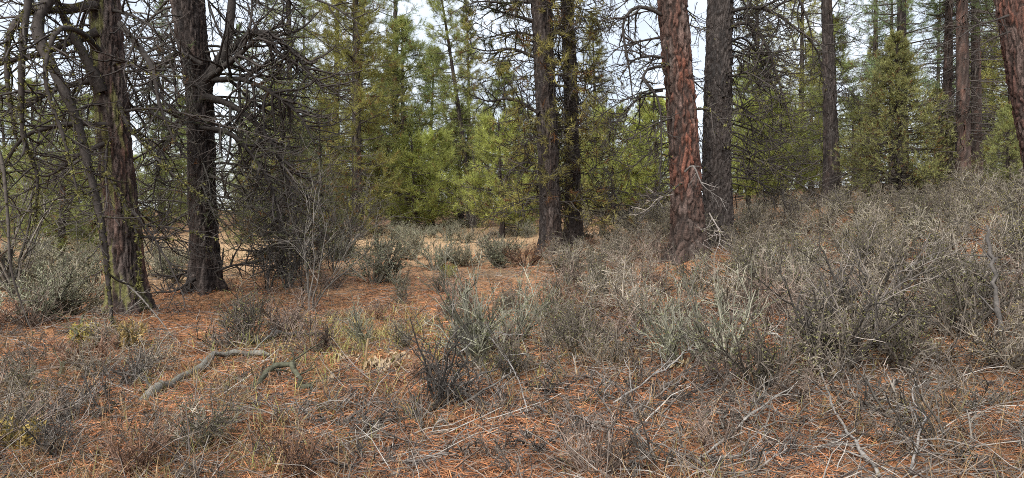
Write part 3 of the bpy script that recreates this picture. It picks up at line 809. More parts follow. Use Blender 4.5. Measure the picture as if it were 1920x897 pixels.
# the stand beyond
rngF = np.random.default_rng(21)
FAR = []
zones = [("left", -160, 560, "pine in the stand glimpsed behind the left hand trunks", 20),
         ("mid", 560, 1240, "pine in the stand closing off the back of the clearing", 22),
         ("right", 1370, 2080, "pine in the stand behind the right hand scrub", 22)]
for zn, x0, x1, lab, n in zones:
    for i in range(n):
        x = x0 + (x1 - x0) * (i + rngF.random()) / n
        dep = rngF.uniform(44, 78) if i % 3 else rngF.uniform(38, 50)
        pr, sc = [(PA, .8), (PD, 1.5), (PB, .72), (PD, 1.2), (PE, 1.3), (PH, 1.2)][int(rngF.integers(0, 6))]
        if 770 < x < 850 or 1150 < x < 1240: pr, sc = PD, .8
        if x < 270: pr, sc = [(PD, .95), (PH, .9), (PE, 1.2)][i % 3]
        o = put(pr, "pine_tree", x, dep, sc * rngF.uniform(.85, 1.15), lab, "pines of the far stand, " + zn)
        FAR.append((o, {id(PA): "far yellow green pine", id(PB): "far tall dark pine", id(PD): "far conical young pine", id(PE): "far low bushy pine", id(PH): "far rounded juniper"}[id(pr)], x, 0.0))

# ================================================================== SHRUBS
def shrub_proto(tag_, seed, H, W, n0, n1, n2, col, leaf=None, leaf_n=0, leaf_s=.02, r0=.011, up=.5, wig=.16, curl=(0, 0, .05), tip=(0, 0, .03), thick=1.0, ang=(.3, .9), lvl3=0):
    rng = np.random.default_rng(seed)
    S = Soup()
    az = rng.uniform(0, 2 * np.pi, n0)
    sp = rng.uniform(0.1, 1, n0) ** .7
    d = np.stack([np.cos(az) * sp * W, np.sin(az) * sp * W, np.full(n0, H * up) + rng.uniform(0, H * .6, n0)], -1)
    L = np.linalg.norm(d, axis=1) * rng.uniform(.7, 1.15, n0)
    st = np.stack([np.cos(az), np.sin(az), np.zeros(n0)], -1) * rng.uniform(.0, .09, (n0, 1)) + np.array([0, 0, -.04])
    P = grow(rng, st, d, L, 8, wig * .8, curl, tip)
    P[..., 2] = np.maximum(P[..., 2], -.04)
    R = taper(r0 * rng.uniform(.6, 1.3, n0), r0 * .35, 8) * thick
    col = np.array(col)
    C0 = col * rng.choice([.4, .8, 1.15, 1.9], (n0, 1), p=[.27, .3, .28, .15])
    C0 = C0 * np.minimum(1, .17 / C0.max(1, keepdims=True))
    tubes(S, P, R, 4, C0)
    s1, d1, r1, t1 = sprout(rng, P, R, n1, .18, .98, *ang)
    L1 = np.repeat(L, n1) * .5 * rng.uniform(.4, 1.2, len(s1)) * (1.2 - .5 * t1)
    P1 = grow(rng, s1, d1, L1, 6, wig, curl, tip)
    P1[..., 2] = np.maximum(P1[..., 2], .005)
    R1 = taper(np.clip(r1 * .62, .003 * thick, 1), .0028 * thick, 6)
    C1 = np.repeat(C0, n1, 0) * rng.choice([.5, 1.0, 1.6], (len(s1), 1), p=[.3, .45, .25])
    tubes(S, P1, R1, 3, np.minimum(C1, .26))
    s2, d2, r2, t2 = sprout(rng, P1, R1, n2, .15, .98, *ang)
    L2 = np.repeat(L1, n2) * .5 * rng.uniform(.4, 1.3, len(s2))
    P2 = grow(rng, s2, d2, L2, 4, wig * 1.1, curl, tip)
    R2 = taper(np.clip(r2 * .7, .0022 * thick, 1), .002 * thick, 4)
    C1 = C1 * np.minimum(1, .24 / np.maximum(C1.max(1, keepdims=True), 1e-6))
    C2 = np.repeat(C1, n2, 0) * rng.uniform(.8, 1.4, (len(s2), 1))
    tubes(S, P2, R2, 3, C2)
    out = [("stems", S.mesh(tag_ + "_stems"), M_STEM)]
    if leaf is not None:
        Lf = Soup()
        n = leaf_n
        i = rng.integers(0, len(P2), n); k = rng.integers(0, 3, n); f = rng.random((n, 1))
        c = P2[i, k] * (1 - f) + P2[i, k + 1] * f
        dd = norm(norm(P2[i, -1] - P2[i, 0]) + .8 * rng.normal(size=(n, 3)))
        lc = np.array(leaf) * rng.uniform(.55, 1.5, (n, 1))
        tufts(Lf, rng, c, dd, 3, leaf_s, leaf_s * .45, .7, lc, .2, .01)
        out.append(("leaves", Lf.mesh(tag_ + "_leaves"), M_LEAF))
    return out

GREYB = (.15, .132, .105)
BR1 = shrub_proto("scrub_a", 201, 1.0, .55, 15, 8, 4, GREYB, (.16, .155, .06), 600, .026, thick=1.65, wig=.2, ang=(.4, 1.15))
BR2 = shrub_proto("scrub_b", 202, .9, .75, 18, 7, 4, (.175, .15, .12), (.19, .155, .065), 480, .026, thick=1.65, wig=.2, ang=(.4, 1.15))
BR3 = shrub_proto("scrub_c", 203, .75, .65, 18, 7, 4, (.12, .102, .082), (.16, .16, .06), 600, .026, wig=.24, thick=1.65, ang=(.4, 1.2))
BR4 = shrub_proto("scrub_d", 204, 1.15, .5, 12, 7, 4, (.175, .155, .125), (.20, .18, .06), 700, .026, thick=1.655, wig=.2, ang=(.4, 1.1))
BRD = shrub_proto("dark_scrub", 216, 1.15, .62, 11, 7, 4, (.075, .066, .058), (.15, .14, .06), 260, .024, r0=.014, thick=1.65, wig=.18, ang=(.35, 1.0))
BR5 = shrub_proto("scrub_e", 205, .6, .7, 16, 7, 4, (.12, .09, .072), None, wig=.24, thick=1.65, ang=(.4, 1.2))
SAGE = shrub_proto("sage_a", 206, .7, .6, 18, 7, 6, (.19, .175, .135), (.21, .22, .14), 1900, .034, thick=1.65)
SAGE2 = shrub_proto("sage_b", 207, .55, .65, 18, 7, 6, (.23, .205, .155), (.27, .25, .155), 1500, .034, thick=1.65)
DARK = shrub_proto("dead_shrub", 208, .62, .34, 16, 6, 4, (.085, .077, .069), None, r0=.012, wig=.26, curl=(0, 0, 0), tip=(0, 0, -.02), thick=1.05, ang=(.5, 1.3))
TALL = shrub_proto("tall_shrub", 209, 2.6, .95, 9, 7, 6, (.055, .05, .044), (.12, .12, .05), 500, .03, r0=.016, wig=.18, thick=.95)
TALLD = shrub_proto("tall_dark_shrub", 214, 2.5, 1.0, 9, 7, 6, (.12, .108, .092), (.13, .13, .055), 600, .035, r0=.02, wig=.2, thick=1.65)
GREEN = shrub_proto("broom_shrub", 210, .85, .42, 15, 6, 5, (.15, .145, .11), (.15, .16, .075), 800, .022, wig=.11, thick=1.65)
TANG = shrub_proto("tangle", 211, .26, .65, 12, 6, 3, (.165, .148, .128), None, r0=.0065, up=.25, wig=.24, curl=(0, 0, -.05), tip=(0, 0, -.04), ang=(.4, 1.2), thick=1.5)
TANG2 = shrub_proto("tangle_b", 212, .38, .55, 13, 6, 3, (.125, .105, .088), None, r0=.0065, up=.3, wig=.24, curl=(0, 0, -.02), tip=(0, 0, -.03), ang=(.4, 1.2), thick=1.5)
TANG3 = shrub_proto("tangle_c", 215, .42, .6, 12, 6, 3, (.085, .075, .068), None, r0=.011, up=.4, wig=.26, curl=(0, 0, -.02), tip=(0, 0, -.03), ang=(.5, 1.3), thick=1.5)
REDB = shrub_proto("brown_shrub", 213, .5, .45, 18, 6, 5, (.125, .075, .052), (.26, .14, .06), 400, .022, wig=.16, thick=1.5)

rngS = np.random.default_rng(8)
def bush(proto, name, x, y=None, depth=None, sc=1.0, label="", group=None, squash=1.0):
    p = gp(x, y) if y is not None else foot(x, depth)
    o = place(proto, name, p, (0, 0, 0), (sc, sc, sc * squash), label, "shrub", group)
    m = Matrix.Rotation(rngS.normal(0, .05), 4, 'X') @ Matrix.Rotation(rngS.uniform(0, 2 * PI), 4, 'Z')
    o.rotation_euler = m.to_euler()
    return o

# singled-out shrubs
bush(DARK, "dead_shrub", 822, 768, sc=.85, squash=1.35, label="dense blackened dead shrub in the middle foreground")
bush(GREEN, "green_shrub", 905, 690, sc=1.0, label="tall grey green broom shrub right of the blackened dead shrub")
bush(GREEN, "green_shrub", 960, 650, sc=.8, label="smaller grey green shrub behind the tall grey green one")
bush(TALL, "bare_shrub", 578, 585, sc=.85, label="tall pale bare shrub right of the twig wrapped pine")
bush(TALL, "bare_shrub", 625, depth=17, sc=.8, label="tall pale bare shrub further back at the clearing's near edge")
bush(TALL, "bare_shrub", 500, depth=13.5, sc=.8, label="bare shrub under the drooping limbs of the forked pine")
bush(TALLD, "bare_shrub", 540, depth=14, sc=.9, label="dark bare shrub just left of the tall pale bare shrub")
bush(TALLD, "bare_shrub", 655, depth=21, sc=.9, label="dark bare shrub below the yellow green pine at the clearing")
bush(TALLD, "bare_shrub", 30, depth=13, sc=.9, label="dark bare shrub at the left edge behind the sagebrush")
bush(TALL, "bare_shrub", 888, depth=32, sc=.75, label="bare grey shrub below the leaning slim pine")
bush(SAGE, "sagebrush", 700, 530, sc=1.15, label="wide grey green sagebrush at the clearing's near edge")
bush(SAGE, "sagebrush", 815, 508, sc=.9, label="grey sagebrush right of the widest one")
bush(SAGE2, "sagebrush", 870, 500, sc=.8, label="pale sagebrush in mid clearing left of the centre pair")
bush(SAGE2, "sagebrush", 930, 492, sc=.85, label="pale sagebrush just left of the centre pair")
bush(SAGE2, "sagebrush", 745, 448, sc=.9, label="small pale sagebrush at the back of the clearing")
bush(SAGE, "sagebrush", 60, 610, sc=1.0, label="grey green sagebrush at the left edge of view")
bush(SAGE2, "sagebrush", 130, 590, sc=1.0, label="pale sagebrush left of the nearest pine")
bush(SAGE2, "sagebrush", 95, 555, sc=1.0, label="pale sagebrush in front of the far left trunk")
bush(SAGE, "sagebrush", 170, 545, sc=.9, label="grey sagebrush close behind the nearest pine's lichen limb")
bush(SAGE2, "sagebrush", 20, 545, sc=1.0, label="pale sagebrush behind the one at the left edge")
bush(SAGE2, "sagebrush", 300, 500, sc=1.0, label="pale sagebrush between the two left trunks")
bush(TANG2, "dry_shrub", 425, 655, sc=.9, label="upright dry shrub at the upper end of the grey log", squash=1.6)
bush(BR3, "dry_shrub", 462, 640, sc=.75, label="dry brown shrub behind the grey log's upper end")
bush(BRD, "dry_shrub", 1565, 690, sc=.85, label="dark multi stemmed shrub spreading right in the near scrub")
bush(BRD, "dry_shrub", 1630, 610, sc=.85, label="arching stemmed shrub behind the dark multi stemmed one")
bush(GREEN, "green_shrub", 1345, 690, sc=.8, label="grey green shrub with straw tips below the orange red pine")
bush(GREEN, "green_shrub", 1270, 690, sc=.7, label="low grey green shrub left of the one with straw tips")
bush(REDB, "brown_shrub", 985, 500, sc=1.1, label="russet brown shrub at the foot of the centre pair")
bush(TANG, "twig_tangle", 1350, 800, sc=1.0, label="pale grey twig tangle in the right foreground")
bush(TANG, "twig_tangle", 1700, 780, sc=1.1, label="pale twig tangle near the lower right corner")
bush(TANG, "twig_tangle", 1830, 850, sc=1.0, label="pale twig tangle at the lower right corner")
bush(DARK, "dead_shrub", 250, 725, sc=.55, label="small black dead shrub in the left foreground")
bush(DARK, "dead_shrub", 90, 860, sc=.5, label="black dead shrub at the lower left corner")

SCATTERED = []
LOOK = {}
for pr, lk in ((BR1, "grey olive twiggy shrub"), (BR2, "tan twiggy shrub"), (BR3, "brown grey shrub"), (BR4, "tall stemmed grey shrub"), (BR5, "leafless brown shrub"),
               (SAGE, "grey green sagebrush"), (SAGE2, "pale straw sagebrush"), (GREEN, "grey green shrub"), (TANG, "low pale twig tangle"),
               (TANG2, "low brown twig tangle"), (TANG3, "low blackish twig tangle"), (REDB, "russet brown low shrub")):
    LOOK[pr[0][1].name] = lk
def single_out(items, marks, reach, ranks=("nearest", "second", "third")):
    """say beside which landmark each of many like things stands"""
    cand = []
    for k, (o, look, X, Y) in enumerate(items):
        for m, (phrase, mx, my) in enumerate(marks):
            dx, dy = X - mx, Y - my
            dist = math.hypot(dx, dy)
            if dist < reach:
                rel = ("right of" if dx > 0 else "left of") if abs(dx) > abs(dy) else ("behind" if dy > 0 else "in front of")
                cand.append((dist, k, look, rel, phrase))
    cand.sort()
    count, done = {}, set()
    for dist, k, look, rel, phrase in cand:
        key = (look, rel, phrase)
        c = count.get(key, 0)
        if k in done or c >= len(ranks): continue
        count[key] = c + 1
        done.add(k)
        o = items[k][0]
        if look.startswith("far"): rel = "seen " + rel
        o["label"] = (look + (" just " if c == 0 else ", %s one " % ranks[c]) + rel + " " + phrase)
def track(pts, rad, front=0.0):
    out = []
    for (x, y) in pts:
        p = gp(x, y)
        out.append((p[0], p[1], rad))
        if front: out.append((p[0] * (1 - front / p[1]), p[1] - front, rad))
    return out
OPEN = track([(262, 762), (300, 740), (330, 722), (365, 702), (400, 682), (450, 674), (512, 676)], .42, .5)
OPEN += track([(622, 722), (652, 680), (684, 694), (722, 692), (760, 672)], .42, .5)
OPEN += track([(470, 742), (545, 718), (500, 645), (570, 640)], .3, .3)
OPEN += track([(1430, 652), (1600, 850), (1556, 780), (1700, 530), (1745, 505), (1790, 880), (800, 870)], .28, .25)
OPEN += track([(300, 630), (340, 620), (380, 625), (420, 610), (330, 650)], .6)
OPEN += track([(600, 590), (650, 570), (900, 540), (960, 545), (1000, 560), (720, 560), (780, 560), (1010, 520)], .6)
OPEN += track([(160, 640), (240, 640), (1300, 560)], .4)
def scatter(protos, n, xr, yr, sc, name, label, group, mind, taken=[], avoid=(), pdist=1.0):
    made = tries = 0
    while made < n and tries < n * 60:
        tries += 1
        dep = yr[0] * (yr[1] / yr[0]) ** (rngS.random() ** pdist)
        x = rngS.uniform(*xr)
        X = (x - CX) / F * dep
        if any((X - a) ** 2 + (dep - b) ** 2 < mind * mind for a, b in taken): continue
        if any((X - a) ** 2 + (dep - b) ** 2 < c * c for a, b, c in list(avoid) + OPEN): continue
        taken.append((X, dep))
        pr = protos[int(rngS.integers(0, len(protos)))]
        lk = LOOK[pr[0][1].name]
        kind_name = "twig_tangle" if "tangle" in lk else "sagebrush" if "sage" in lk else "green_shrub" if lk == "grey green shrub" else "brown_shrub" if "russet" in lk or "brown shrub" in lk else name
        o = bush(pr, kind_name, x, depth=dep, sc=sc * rngS.uniform(.75, 1.2), label=label, group=group)
        SCATTERED.append((o, LOOK[pr[0][1].name], X, dep))
        made += 1

scatter([BR1, BR2, BR3, BR4, BR1, BR2], 186, (1380, 2160), (8.5, 30), .72, "dry_shrub", "grey twiggy shrub in the thicket covering the right hand slope", "shrubs of the right hand thicket", .5)
scatter([BR3, BR5, BR2, BR3, TANG2, BR5], 56, (1430, 2230), (5.6, 9.5), .68, "dry_shrub", "dry brown shrub on the near edge of the right hand thicket", "shrubs on the thicket's near edge", .5)
OPEN += track([(1290, 520), (1290, 540), (1270, 535), (1320, 530), (1285, 575)], .75)
scatter([BR2, BR1, BR5, BR1, REDB, BR2], 52, (1050, 1420), (8.2, 22), .7, "dry_shrub", "dry twiggy shrub around the foot of the orange red pine", "shrubs round the orange red pine", .48, avoid=[(3.4, 13.9, .7)])
scatter([BR5, REDB, BR3, GREEN, TANG2], 26, (560, 1100), (6.2, 14), .55, "dry_shrub", "low brown dry shrub on the needle covered middle ground", "low shrubs of the middle ground", .7)
scatter([TANG2, BR5, TANG3, REDB, TANG], 44, (-250, 600), (4.2, 9.5), .62, "dry_shrub", "low dry twiggy shrub on the needle covered ground at left", "low shrubs at left", .48)
scatter([TANG, TANG2, TANG3, TANG, TANG2], 72, (1080, 2240), (4.2, 8.4), .8, "dry_shrub", "low dry tangle of twigs in the right foreground", "low tangles at right", .42)
scatter([TANG2, TANG, TANG3], 34, (560, 1100), (4.4, 6.4), .62, "dry_shrub", "low dry tangle of twigs in the middle foreground", "low tangles in the middle", .38)
scatter([BR1, BR5, BR2, TANG2, BR5, TANG], 52, (-260, 2180), (4.2, 8.2), .46, "dry_shrub", "small wispy shrub in the needle strewn foreground", "wispy foreground shrubs", .34)
scatter([SAGE, SAGE2, BR2, SAGE2], 34, (540, 1000), (17, 42), .8, "sagebrush", "small sagebrush dotted over the tan clearing", "sagebrush of the clearing", 1.2)
scatter([SAGE, SAGE2], 16, (-60, 420), (14, 30), .9, "sagebrush", "sagebrush on the flat behind the left hand trunks", "sagebrush behind the left trunks", 1.0)
scatter([SAGE2, BR4, BR1], 22, (1080, 1260), (19, 40), .85, "dry_shrub", "pale shrub between the centre pair and the orange red pine", "shrubs between the centre trunks", .9)

def mk(phrase, x, y=None, depth=None):
    p = gp(x, y) if y is not None else foot(x, depth)
    return (phrase, p[0], p[1])
MARKS = [mk("the nearest left pine", 243, depth=10.2), mk("the forked left pine", 386, depth=12.9), mk("the centre pair of pines", 1045, depth=19.3),
         mk("the orange red pine", 1292, depth=14), mk("the lone slender trunk", 1561, depth=24), mk("the olive fir", 1685, depth=22),
         mk("the grey log's lower end", 262, 762), mk("the grey log's upper end", 480, 675), mk("the dark curved branch", 530, 720),
         mk("the dark rotting branch", 100, 800), mk("the bottom grey stick", 800, 868), mk("the forked grey stick", 1600, 850),
         mk("the bleached forked branch", 1440, 650), mk("the bleached split log", 1725, 512), mk("the dark leaning stick", 1870, 640),
         mk("the blackened dead shrub", 822, 760), mk("the tall grey green shrub", 905, 690), mk("the cream dried rosettes", 700, 690),
         mk("the tall pale bare shrub", 578, 585), mk("the dark multi stemmed shrub", 1565, 690), mk("the arching stemmed shrub", 1630, 610),
         mk("the shrub with straw tips", 1345, 690), mk("the bone pale forked branch", 1722, 850), mk("the long thin grey stick", 1400, 815),
         mk("the bottom left corner", 40, 880), mk("the bottom right corner", 1880, 880), mk("the small black dead shrub", 250, 725),
         mk("the wide sagebrush", 700, 530), mk("the three right hand trunks", 1806, depth=23), mk("the charred root wad", 1165, 410),
         mk("the dark log in the clearing", 945, 438), mk("the far left young pine", 116, depth=20), mk("the leaning red pine", 1950, depth=14.5)]
single_out(SCATTERED, MARKS, 4.5)
single_out(FAR, [(p, x, 0.0) for p, x in (("the nearest left pine", 220), ("the forked left pine", 375), ("the slender grey green pine", 545), ("the yellow green pine", 670),
    ("the tall blue green pine", 742), ("the leaning slim pine", 870), ("the lime green bushy pine", 940), ("the centre pair of pines", 1045), ("the green juniper", 1195),
    ("the orange red pine", 1280), ("the dark grey trunk", 1345), ("the yellow green bushy pine", 1468), ("the lone slender trunk", 1556), ("the olive fir", 1685),
    ("the three right hand trunks", 1800), ("the leaning red pine", 1910), ("the far left young pine", 100))], 120)

# ================================================================== FALLEN WOOD
rngW = np.random.default_rng(33)
def fallen(name, label, px_pts, r0, r1, col, lift=None, mat=None, twigs=0, tl=.3, cat="branch", K=18, sides=9, lumpy=.12, fork=None):
    g = np.array([gp(x, y) for x, y in px_pts])
    g[:, 2] = ground_z(g[:, 0], g[:, 1]) + r0 * .4
    if lift: g[:, 2] += np.array(lift)
    P = resample(g, K)
    base = P[0].copy()
    P = P - base
    r0, r1, col = r0 * .8, r1 * .75, np.array(col) * .66
    P[1:-1] += rngW.normal(0, r0 * .55, (K - 2, 3))
    S = Soup()
    R = taper(r0, r1, K, 1) * (1 + 1.6 * lumpy * rngW.normal(size=(1, K)))
    R[:, -1] *= .5
    R[:, 0] *= .8
    C = np.array(col) * rngW.uniform(.75, 1.25, (1, K, 1))
    tubes(S, P[None], R, sides, C)
    ends = np.array([P[0], P[-1]])
    nV = K * sides
    S.add(ends, C=np.array(col) * .8)
    s = np.arange(sides); s2 = (s + 1) % sides
    S.T.append(np.stack([np.full(sides, nV), s2, s], -1))
    S.T.append(np.stack([np.full(sides, nV + 1), (K - 1) * sides + s, (K - 1) * sides + s2], -1))
    if twigs:
        st, d, r, tt = sprout(rngW, P[None], R, twigs, .1, .95, .5, 1.2)
        d[:, 2] = np.abs(d[:, 2]) * .6 + .05
        P1 = grow(rngW, st, d, tl * rngW.uniform(.4, 1.3, len(st)), 6, .2, (0, 0, -.06))
        R1 = taper(np.clip(r * .45, .004, .02), .003, 6)
        tubes(S, P1, R1, 4, np.array(col) * rngW.uniform(.7, 1.2, (len(st), 1)))
        s3, d3, r3, _ = sprout(rngW, P1, R1, 3, .2, .95, .5, 1.1)
        P3 = grow(rngW, s3, d3, tl * .4 * rngW.uniform(.4, 1.3, len(s3)), 4, .2)
        tubes(S, P3, taper(np.clip(r3 * .6, .0025, .01), .002, 4), 3, np.array(col) * rngW.uniform(.7, 1.2, (len(s3), 1)))
    o = link(name, S.mesh(name), mat or M_GREY)
    o.location = tuple(base)
    return tag(o, label, cat)

GREY, PALE, DK = (.23, .215, .195), (.40, .375, .335), (.055, .05, .046)
fallen("fallen_log", "long weathered grey log lying across the left foreground", [(262, 762), (330, 722), (400, 682), (450, 674), (512, 676)], .05, .036, (.20, .19, .165), lift=[0, .02, .05, .04, .02], twigs=6, cat="log")
fallen("fallen_branch", "dark dead branch behind the grey log, pointing right", [(470, 652), (530, 640), (604, 634)], .042, .026, DK, lift=[.04, .06, .04], twigs=5)
fallen("fallen_branch", "dark curved branch on the ground right of the grey log", [(462, 742), (500, 724), (545, 718), (582, 740)], .04, .02, (.075, .075, .05), lift=[0, .1, .12, 0], twigs=8)
fallen("fallen_branch", "smooth grey stick at the bottom centre edge", [(735, 900), (790, 872), (864, 842)], .026, .016, (.30, .285, .26), twigs=3)
fallen("fallen_branch", "long forked grey stick slanting to the bottom edge at right", [(1648, 905), (1600, 845), (1556, 780), (1530, 712)], .014, .007, (.25, .23, .21), lift=[.02, .05, .1, .2], twigs=7, tl=.35)
fallen("fallen_branch", "bleached forked branch below the dark multi stemmed shrub", [(1410, 668), (1428, 652), (1446, 645), (1476, 648)], .024, .012, PALE, lift=[0, .05, .08, .04], twigs=3)
fallen("fallen_branch", "long thin grey stick across the right foreground twigs", [(1290, 892), (1370, 835), (1430, 792), (1488, 752)], .013, .007, (.27, .25, .225), lift=[.02, .06, .1, .1], twigs=8)
fallen("fallen_branch", "thin wavy stick lying low right of centre near the bottom", [(1285, 878), (1350, 868), (1420, 862), (1500, 838), (1560, 846), (1600, 862)], .012, .007, (.28, .26, .24), lift=[.02] * 6, twigs=8)
fallen("fallen_log", "bleached split log under the scrub at right", [(1690, 540), (1718, 516), (1745, 503), (1766, 500)], .06, .04, (.33, .31, .28), lift=[.05, .1, .12, .1], cat="log", twigs=3)
fallen("dead_stick", "dark leaning stick standing in the scrub at the far right", [(1880, 655), (1868, 640), (1860, 628), (1850, 616)], .03, .018, (.10, .09, .082), lift=[0, .3, .62, .95], twigs=7, tl=.45)
fallen("fallen_branch", "pale horizontal branch behind the dark leaning stick", [(1780, 552), (1820, 545), (1870, 548), (1930, 545)], .03, .016, (.28, .26, .235), lift=[.15, .2, .2, .2], twigs=8)
fallen("fallen_branch", "dark branch rising to the right edge of view", [(1800, 560), (1850, 530), (1890, 510), (1935, 500)], .03, .02, (.09, .08, .075), lift=[.05, .15, .25, .3], twigs=8)
fallen("fallen_branch", "bone pale forked branch at the lower right edge of view", [(1706, 897), (1722, 856), (1735, 830), (1722, 800)], .011, .006, (.30, .28, .26), lift=[.02, .1, .14, .1], twigs=6)
fallen("fallen_branch", "pale thin branch left of the green shrub with straw tips", [(1150, 770), (1210, 740), (1270, 712), (1312, 676)], .011, .006, (.30, .28, .26), lift=[.05, .1, .15, .2], twigs=7)
fallen("fallen_branch", "grey forked twig lying right of the blackened dead shrub", [(860, 705), (910, 690), (960, 735), (990, 790)], .011, .006, (.32, .30, .28), lift=[.2, .3, .2, .05], twigs=7)
fallen("fallen_branch", "dark rotting branch at the lower left", [(20, 840), (70, 810), (130, 780), (180, 762)], .035, .02, (.06, .055, .048), twigs=7)
fallen("fallen_branch", "black crooked branch left of the grey log", [(180, 790), (220, 765), (262, 740)], .03, .018, (.05, .046, .042), twigs=6)
fallen("fallen_branch", "mossy stick leaning left of the nearest pine's lichen limb", [(110, 712), (135, 672), (158, 640)], .03, .02, (.10, .10, .06), lift=[0, .15, .3], twigs=6)
fallen("fallen_log", "dark log lying at the back of the clearing", [(915, 442), (945, 438), (972, 434)], .10, .08, DK, cat="log", twigs=0)
rw = fallen("charred_root_wad", "black charred root wad lying beyond the centre pair", [(1140, 408), (1165, 410), (1192, 410)], .17, .11, (.016, .015, .014), lift=[.25, .15, .1], mat=M_CHAR, cat="log", twigs=14, tl=.8)

# ================================================================== DRIED PLANTS
rngD = np.random.default_rng(44)
def dried_plant(name, label, x, y, n, size, col, stalk=0.0, cat="plant"):
    p = gp(x, y)
    p[2] = float(ground_z(p[0], p[1]))
    root = empty(name, p)
    tag(root, label, cat)
    for i in range(n):
        az, L = rngD.uniform(0, 2 * PI), size * rngD.uniform(.6, 1.2)
        K, wdt = 9, size * rngD.uniform(.12, .26)
        t = np.linspace(0, 1, K)
        lift = rngD.uniform(.05, .4)
        c = np.stack([np.cos(az) * L * t, np.sin(az) * L * t, .03 + L * (lift * t - (lift + .15) * t ** 2.2) + .09 * size * rngD.normal(size=K)], -1)
        c[1:, :2] += np.cumsum(rngD.normal(0, .05 * size, (K - 1, 2)), 0)
        sd = np.array([-math.sin(az), math.cos(az), 0])
        w = wdt * np.sin(np.pi * np.clip(t * .92 + .05, 0, 1)) ** .7
        V = []
        for k in range(K):
            curl = .5 * w[k] * (1 + .6 * rngD.normal())
            V += [c[k] - sd * w[k] * .5 + [0, 0, curl], c[k], c[k] + sd * w[k] * .5 + [0, 0, curl * .7]]
        V = np.array(V)
        I = np.arange(K * 3).reshape(K, 3)
        Q = np.concatenate([np.stack([I[:-1, j], I[:-1, j + 1], I[1:, j + 1], I[1:, j]], -1) for j in (0, 1)])
        me = build_mesh(name + "_leaf", V, Q=Q, C=np.broadcast_to(np.array(col) * rngD.uniform(.7, 1.2), (len(V), 3)), smooth=True)
        link("leaf", me, M_DRY, root)
    if stalk:
        S = Soup()
        P = grow(rngD, np.zeros((1, 3)), np.array([[.05, 0, 1.]]), np.array([stalk]), 8, .05)
        tubes(S, P, taper(.009, .013, 8, 1), 7, np.array(col) * .7)
        link("stalk", S.mesh("stalk"), M_DRY, root)
    return root

CREAM = (.34, .255, .17)
dried_plant("dried_plant", "cream dried leafy rosette right of the green grass", 652, 680, 8, .22, CREAM)
dried_plant("dried_plant", "large cream dried rosette left of the blackened dead shrub", 722, 692, 11, .26, CREAM)
dried_plant("dried_plant", "dried plant with one upright tan stalk between two cream rosettes", 684, 694, 5, .16, (.36, .26, .15), stalk=.3)
dried_plant("dried_plant", "flattened cream dried leaves in front of the upright tan stalk", 622, 722, 6, .2, CREAM)
dried_plant("dried_plant", "crumpled cream leaves caught beside the blackened dead shrub", 760, 672, 7, .18, CREAM)
dried_plant("dried_plant", "straw pale crumpled leaves in the grey green shrub with straw tips", 1286, 690, 8, .15, (.42, .33, .2))
dried_plant("dried_plant", "small tan curled leaves left of the bleached forked branch", 1388, 640, 7, .14, (.36, .27, .17))
dried_plant("dried_plant", "tiny white dried leaves in the middle of the clearing edge", 852, 508, 6, .16, (.6, .52, .42))

def flower_clump(label, x, y, size, col):
    p = gp(x, y); p[2] = float(ground_z(p[0], p[1]))
    root = empty("flower_clump", p); tag(root, label, "plant")
    S, H = Soup(), Soup()
    n = 26
    az = rngD.uniform(0, 2 * PI, n)
    P = grow(rngD, np.zeros((n, 3)), np.stack([np.cos(az) * .5, np.sin(az) * .5, np.ones(n)], -1), size * rngD.uniform(.7, 1.1, n), 6, .08)
    tubes(S, P, taper(np.full(n, .004), .003, 6), 3, (.14, .13, .06))
    tufts(H, rngD, np.repeat(P[:, -1], 4, 0) + rngD.normal(0, .02, (n * 4, 3)), np.tile([[0, 0, 1.]], (n * 4, 1)), 10, .035, .014, 1.2, np.array(col) * rngD.uniform(.6, 1.3, (n * 4, 1)))
    link("stems", S.mesh("flower_stems"), M_STEM, root)
    link("flower_heads", H.mesh("flower_heads"), M_LEAF, root)
flower_clump("yellow seeded flower clump left of the lichen limb's foot", 158, 655, .30, (.36, .30, .08))
flower_clump("straw coloured flower clump at the foot of the nearest pine", 243, 655, .30, (.42, .30, .12))
flower_clump("yellow flower clump at the lower left edge of view", 40, 845, .22, (.36, .27, .09))
flower_clump("lime green flower clump in the middle of the clearing edge", 842, 522, .3, (.22, .22, .05))

# ================================================================== LITTER, GRASS
rngL = np.random.default_rng(66)
def scatter_xy(n, y0, y1, half=1.02):
    Y = y0 * (y1 / y0) ** rngL.random(n)
    return rngL.uniform(-half, half, n) * (Y + .6), Y

# fallen needles
n = 265000
X, Y = scatter_xy(n, 3.3, 21)
cov = fbm(X * 0.9 + 4, Y * .9, 88, 3) + .25 * (fbm(X * .32 + 8, Y * .32 + 2, 77, 4) - .4)
ok = cov > rngL.uniform(.30, .56, n)
X, Y = X[ok], Y[ok]; n = len(X)
L = rngL.uniform(.09, .19, n)
a = rngL.uniform(0, 2 * PI, n)
pit = rngL.normal(.02, .16, n)
d = np.stack([np.cos(a) * np.cos(pit), np.sin(a) * np.cos(pit), np.sin(pit)], -1)
side = np.stack([-np.sin(a), np.cos(a), rngL.normal(0, .3, n)], -1)
w = (.0006 + .0003 * Y)[:, None] * rngL.uniform(.7, 1.4, (n, 1))
c = np.stack([X, Y, ground_z(X, Y) + .008 + .028 * rngL.random(n)], -1)
bend = side * (L * rngL.normal(0, .12, n))[:, None]
bend[:, 2] = L * rngL.uniform(0, .12, n)
p0, p1, p2 = c - d * L[:, None] / 2, c + bend, c + d * L[:, None] / 2
